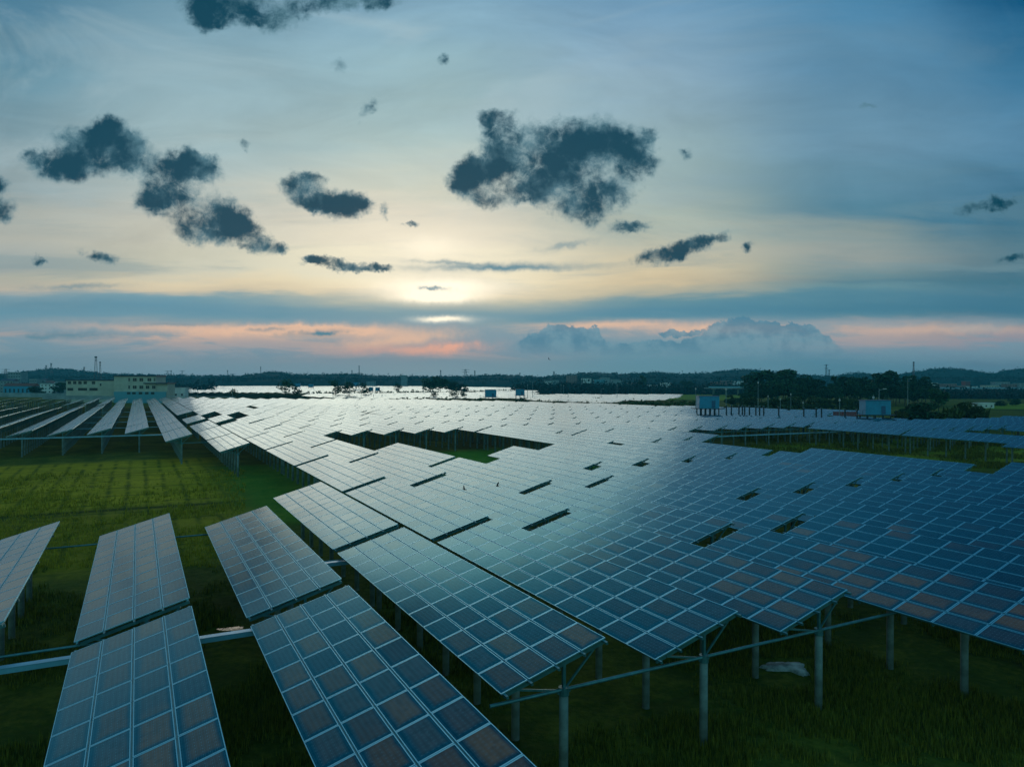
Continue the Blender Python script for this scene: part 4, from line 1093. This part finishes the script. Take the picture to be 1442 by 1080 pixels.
cabin('tiny blue cabin partly behind the pair of trees', 419, 900, 6, 6.5, 11, 3, .4)
cabin('tiny blue cabin behind the trio of trees', 501, 800, 7, 8, 12.5, 3, .4)
mb = MB(); X, Y = at(1190, 190)
for i in range(14): mb.box(-3+i*.43, 0, 2.2, -3+i*.43+.36, .06, 5.6)
mb.bar((-3, .1, 3.0), (3, .1, 3.0), .06, .1); mb.bar((-3, .1, 5.2), (3, .1, 5.2), .06, .1)
for sx in (-3, 0, 3): mb.tube((sx, .15, -.3), (sx, .15, 5.7), .06, .06, 6)
tag(build(mb, 'sheet_fence', M['rust'], None, (X, Y, 0)), 'dull red sheet fence panel left of the right blue cabin', 'fence')

# bare piles rising above the panels
tops = [1023, 1030, 1040.7, 1045.5, 1048.8, 1055.5, 1064.5, 1069.8, 1075.6, 1096.7, 1132, 1149.5, 1157, 1190, 1207]
for i, x in enumerate(tops):
    Zd = 195-(x-1023)*.1; X, Y = at(x, Zd); zt = zat(x, 570.5+(x-1023)*.035, Zd)
    T = thing('bare_pile', '%s bare dark blue pile from the left in the line right of the largest cabin' % ordw(i+1), 'pile', (X, Y, 0), 0, 'bare piles in a line above the panels')
    mb = MB(); mb.tube((0, 0, -.5), (0, 0, zt), .19, .19, 10); build(mb, 'shaft', M['dark'], T)
    mb = MB(); mb.box(-.24, -.24, zt+.003, .24, .24, zt+.1); build(mb, 'cap', M['steel'], T)
    mb = MB(); mb.bar((.15, -.1, 4.2), (.9, -.6, 3.9), .12, .12); build(mb, 'foot_brace', M['dark'], T)

# poles and lamps
def pole(label, x, ytop, Zd, r=.10, lamp=0, name='pole', arm=None):
    X, Y = at(x, Zd); zt = zat(x, ytop, Zd); T = thing(name, label, 'lamp post' if lamp else 'pole', (X, Y, 0), 0, None)
    mb = MB(); mb.tube((0, 0, -.5), (0, 0, zt), r*1.2, r*.7, 8); build(mb, 'shaft', M['polem'], T)
    if lamp:
        for s in ((-1, 1) if lamp == 2 else (1,)):
            mb = MB(); mb.tube((0, 0, zt-.5), (s*1.0, 0, zt-.1), .05, .05, 6); a = build(mb, 'arm', M['polem'], T)
            mb = MB(); mb.box(s*1.35-.4, -.2, zt-.2, s*1.35+.4, .2, zt+.0); build(mb, 'lamp_head', M['lamp'], a)
    else:
        mb = MB(); mb.box(-.2, -.12, zt-.9, .2, .12, zt-.4); build(mb, 'camera_box', M['lamp'], T)
    return T
for x, yt, Z_, lm, lab in [
    (750, 537, 420, 2, 'twin armed lamp post right of the smaller blue cabin'), (596, 535, 560, 2, 'twin armed lamp post at the left of the central tree clump'),
    (743, 541, 430, 0, 'thin pole just left of the twin armed lamp post'), (790, 541, 560, 0, 'thin pole left of the close pole pair'), (793.5, 542, 520, 0, 'thin pole in the close pair, right one'),
    (800, 553, 400, 0, 'short pole on the bank left of the spiky bush'), (846.5, 547, 420, 1, 'lamp post right behind the spiky bush'), (869, 541, 400, 0, 'tall thin pole right of the spiky bush'),
    (526, 555, 410, 0, 'short dark pole below the tiny cabins, left one'), (538, 555, 410, 0, 'short dark pole below the tiny cabins, right one'), (676, 556, 405, 0, 'short pole left of the central blue cabin'),
    (979.8, 545, 260, 0, 'tall thin pole left of the largest cabin'), (1022.5, 545, 215, 0, 'pole with pale box right of the largest cabin'), (1067.6, 536, 240, 0, 'tallest pole before the wood'),
    (1081.7, 556, 300, 0, 'short pole right of the tallest pole'), (1099, 560, 300, 0, 'shortest pole before the bushes of the wood'), (1113.8, 553, 280, 0, 'pale pole standing among the line of bare piles'),
    (1131, 565, 290, 0, 'small pole right of the pale pole'), (1182.5, 560, 190, 0, 'thick pole left of the red sheet fence'), (1278.4, 533, 320, 1, 'tall pale lamp post before the wood at right'),
    (1238, 547, 174, 1, 'small lamp post rising above the right blue cabin'), (1230, 556, 174, 0, 'thin mast beside the lamp above the right blue cabin'), (1413, 552, 700, 0, 'thin pole in the plain at far right'),
    (278.5, 544.5, 400, 0, 'pole before the bright panels right of the cream building'), (327.5, 546, 410, 0, 'pole by the small yellowish tree'), (486, 530, 520, 1, 'lamp post rising above the trio of trees'),
    (1376, 543, 900, 0, 'thin pole on the far right viaduct')]:
    pole(lab, x, yt, Z_, .10 if Z_ < 300 else .13, lm)

# lattice towers
def tower(label, x, ytop, Zd, w0, w1, n, cross=0, red=False, zb=0):
    X, Y = at(x, Zd); zt = zat(x, ytop, Zd); T = thing('lattice_tower', label, 'tower', (X, Y, zb), R(20), 'towers and pylons along the skyline')
    Ht = zt-zb; mb = MB(); th = max(.14, Zd*.00022)
    def c(i, k):
        t = i/n; w = w0+(w1-w0)*t; return Vector(((-w, w, w, -w)[k]/2, (-w, -w, w, w)[k]/2, Ht*t))
    for i in range(n):
        for k in range(4):
            mb.bar(c(i, k), c(i+1, k), th); mb.bar(c(i, k), c(i+1, (k+1) % 4), th*.6); mb.bar(c(i+1, k), c(i+1, (k+1) % 4), th*.6)
    build(mb, 'lattice', M['rust'] if red else M['dark'], T)
    if cross:
        mb = MB()
        for q in range(cross):
            z = Ht*(.97-.13*q); L = w0*(1.2-.1*q); mb.bar((-L, 0, z), (L, 0, z), th*1.6, th*1.6)
        build(mb, 'cross_arm', M['dark'], T)
    else:
        mb = MB(); mb.tube((0, 0, Ht*.96), (0, 0, Ht*1.0), w1*1.1, w1*1.1, 10); mb.tube((0, 0, Ht*.88), (0, 0, Ht*.90), w1*.9, w1*.9, 10); build(mb, 'antenna_platform', M['dark'], T)
for x, yt, Z_, w0, w1, n, cr, red, lab in [
    (135, 502, 900, 5, 1.4, 12, 0, False, 'tallest telecom tower with a ring platform above the cream wing'), (141, 509.5, 950, 3.6, 1.0, 10, 0, False, 'slimmer telecom tower right beside the tallest one'),
    (8, 519.5, 1400, 6, 2.5, 6, 2, False, 'pylon with wide arms at the far left edge'), (65, 514.5, 1900, 6, 2, 6, 0, False, 'small tower on the left hill, left one'), (72, 511.5, 1900, 6, 2, 7, 0, False, 'small tower on the left hill, taller right one'),
    (118.5, 517, 1800, 6, 2, 6, 0, False, 'small tower left of the tallest telecom tower'), (236, 522, 1900, 6, 2, 6, 1, False, 'small pylon right of the cream building'), (256.5, 522, 1900, 5, 2, 6, 1, False, 'second small pylon right of the cream building'),
    (320.5, 521.5, 1900, 5, 1.5, 6, 0, False, 'thin mast at the left end of the central hill'), (328, 526.5, 1700, 6, 2, 5, 2, False, 'squat pylon left of the left central hill'), (367, 516.5, 1800, 4, 1.2, 7, 0, False, 'thin mast on the left slope of the central hill'),
    (495.5, 521.5, 1900, 4, 1.4, 6, 0, False, 'short mast left of the tall central mast'), (505.7, 515, 1900, 4, 1.4, 8, 0, False, 'tall mast above the trio of trees'), (620.5, 521.5, 1900, 5, 1.6, 6, 0, False, 'mast right of the central tree clump'),
    (655.5, 520, 1900, 9, 3, 8, 2, False, 'widest pylon on the central skyline'), (668.5, 522, 1900, 5, 1.5, 6, 0, False, 'faint mast right of the widest pylon'), (732, 525, 1900, 5, 1.5, 5, 0, False, 'faint mast at the centre right skyline'),
    (780, 523, 1900, 6, 2, 6, 0, False, 'mast left of the hilltop blocks'), (1163.5, 513, 1500, 5, 1.2, 9, 2, False, 'tall thin pylon above the dark wood'), (1167.5, 520.5, 1500, 4, 1.2, 7, 1, False, 'shorter pylon beside the tall thin one above the wood'),
    (1286.5, 509.5, 1500, 4.5, 1.6, 10, 0, True, 'red and white lattice mast left of the right hill'), (1088, 522, 1700, 5, 1.5, 5, 0, False, 'faint mast behind the left part of the wood'), (241, 521.5, 2000, 4, 1.4, 5, 0, False, 'faint mast between the two small pylons')]:
    tower(lab, x, yt, Z_, w0, w1, n, cr, red)

# low wall and rough ground behind the left fan
mb = MB(); a = at(60, 415); b = at(162, 405); mb.bar((a[0], a[1], 3.6), (b[0], b[1], 3.6), .3, 2.2)
tag(build(mb, 'retaining_wall', M['grey']), 'low grey wall in front of the long cream wing', 'wall')
mb = MB(); a = at(-40, 520); b = at(95, 500); mb.bar((a[0], a[1], 3), (b[0], b[1], 3), .3, 3.0)
tag(build(mb, 'boundary_wall', M['grey']), 'long grey boundary wall before the far left town', 'wall')
mb = MB(); a = at(236, 415); b = at(330, 400); mb.bar((a[0], a[1], 4.6), (b[0], b[1], 4.3), 2.6, .3)
tag(build(mb, 'walkway', M['grey']), 'pale walkway running right from the foot of the cream building', 'walkway')
house('white_shed', 'small white shed right of the cream building', 252, 470, 8, 5, 8.6, 0, 'white', 'white', 'flat', 1, 2, 'shed')
house('white_shed', 'low bright white shed on the small meadow at far right', 1389, 380, 8.5, 5, 2.6, 0, 'white', 'white', 'flat', 1, 3, 'shed', wh=.8, ww=.8)

# birds
M['bird'] = mat('bird_feathers', (.02, .03, .035), .8)
def bird(label, x, y, Zd, s, rz, flap):
    X, Y = at(x, Zd); mb = MB(); z = zat(x, y, Zd)
    # body: lofted rings, then two wings and a tail
    n = 8; prof = [(-.5, .02), (-.35, .09), (-.1, .15), (.15, .14), (.32, .08), (.42, .085), (.5, .05), (.6, .01)]; vs = []
    for t, r in prof:
        for k in range(n): a = 2*math.pi*k/n; vs.append((math.cos(a)*r*s, t*s, math.sin(a)*r*s*.9))
    fs = [(j*n+k, j*n+(k+1) % n, (j+1)*n+(k+1) % n, (j+1)*n+k) for j in range(len(prof)-1) for k in range(n)]
    mb.add(vs, fs)
    for sx in (-1, 1):
        w = [(0, .2, 0), (.5*sx, .28, flap*.5), (1.15*sx, .05, flap*.7), (1.0*sx, -.12, flap*.66), (.45*sx, -.12, flap*.45), (0, -.18, 0)]
        top = [(p[0]*s, p[1]*s, p[2]*s+.03*s) for p in w]; bot = [(p[0]*s, p[1]*s, p[2]*s-.005*s) for p in w]; m_ = len(w)
        mb.add(top+bot, [tuple(range(m_)), tuple(range(2*m_-1, m_-1, -1))]+[(i, i+m_, (i+1) % m_+m_, (i+1) % m_) for i in range(m_)])
    mb.add([(-.05*s, -.4*s, 0), (.05*s, -.4*s, 0), (.13*s, -.85*s, 0), (-.13*s, -.85*s, 0), (0, -.6*s, .03*s)], [(0, 1, 4), (1, 2, 4), (2, 3, 4), (3, 0, 4), (3, 2, 1, 0)])
    o = build(mb, 'bird', M['bird'], None, (X, Y, z), rz, True); o.rotation_euler = (R(20), R(35), rz); return tag(o, label, 'bird', 'birds in flight')
bird('dark bird flying low over the middle panels, left one with curved wings', 654, 689, 34, .20, R(70), .7)
bird('dark bird flying low over the middle panels, right one', 701, 684.5, 36, .20, R(100), .9)
bird('tiny bird alone in the sky above the horizon', 773, 506, 150, .45, R(60), .5)

# ------------------------------------------------------------------ air
hz = MB(); hz.box(-3600, -40, -2.5, 3600, 2700, 95)
hm = D.materials.new('haze'); hm.use_nodes = True; g = NT(hm.node_tree); g.n.clear()
pv = g.n.new('ShaderNodeVolumePrincipled'); pv.inputs['Color'].default_value = (.10, .72, .95, 1); pv.inputs['Density'].default_value = HAZE
pv.inputs['Anisotropy'].default_value = .2
ho = g.n.new('ShaderNodeOutputMaterial'); g.l.new(pv.outputs[0], ho.inputs['Volume'])
hzo = build(hz, 'haze', hm); hzo.display_type = 'WIRE'; tag(hzo, 'thin blue dusk haze over the plain', 'haze', kind='stuff')
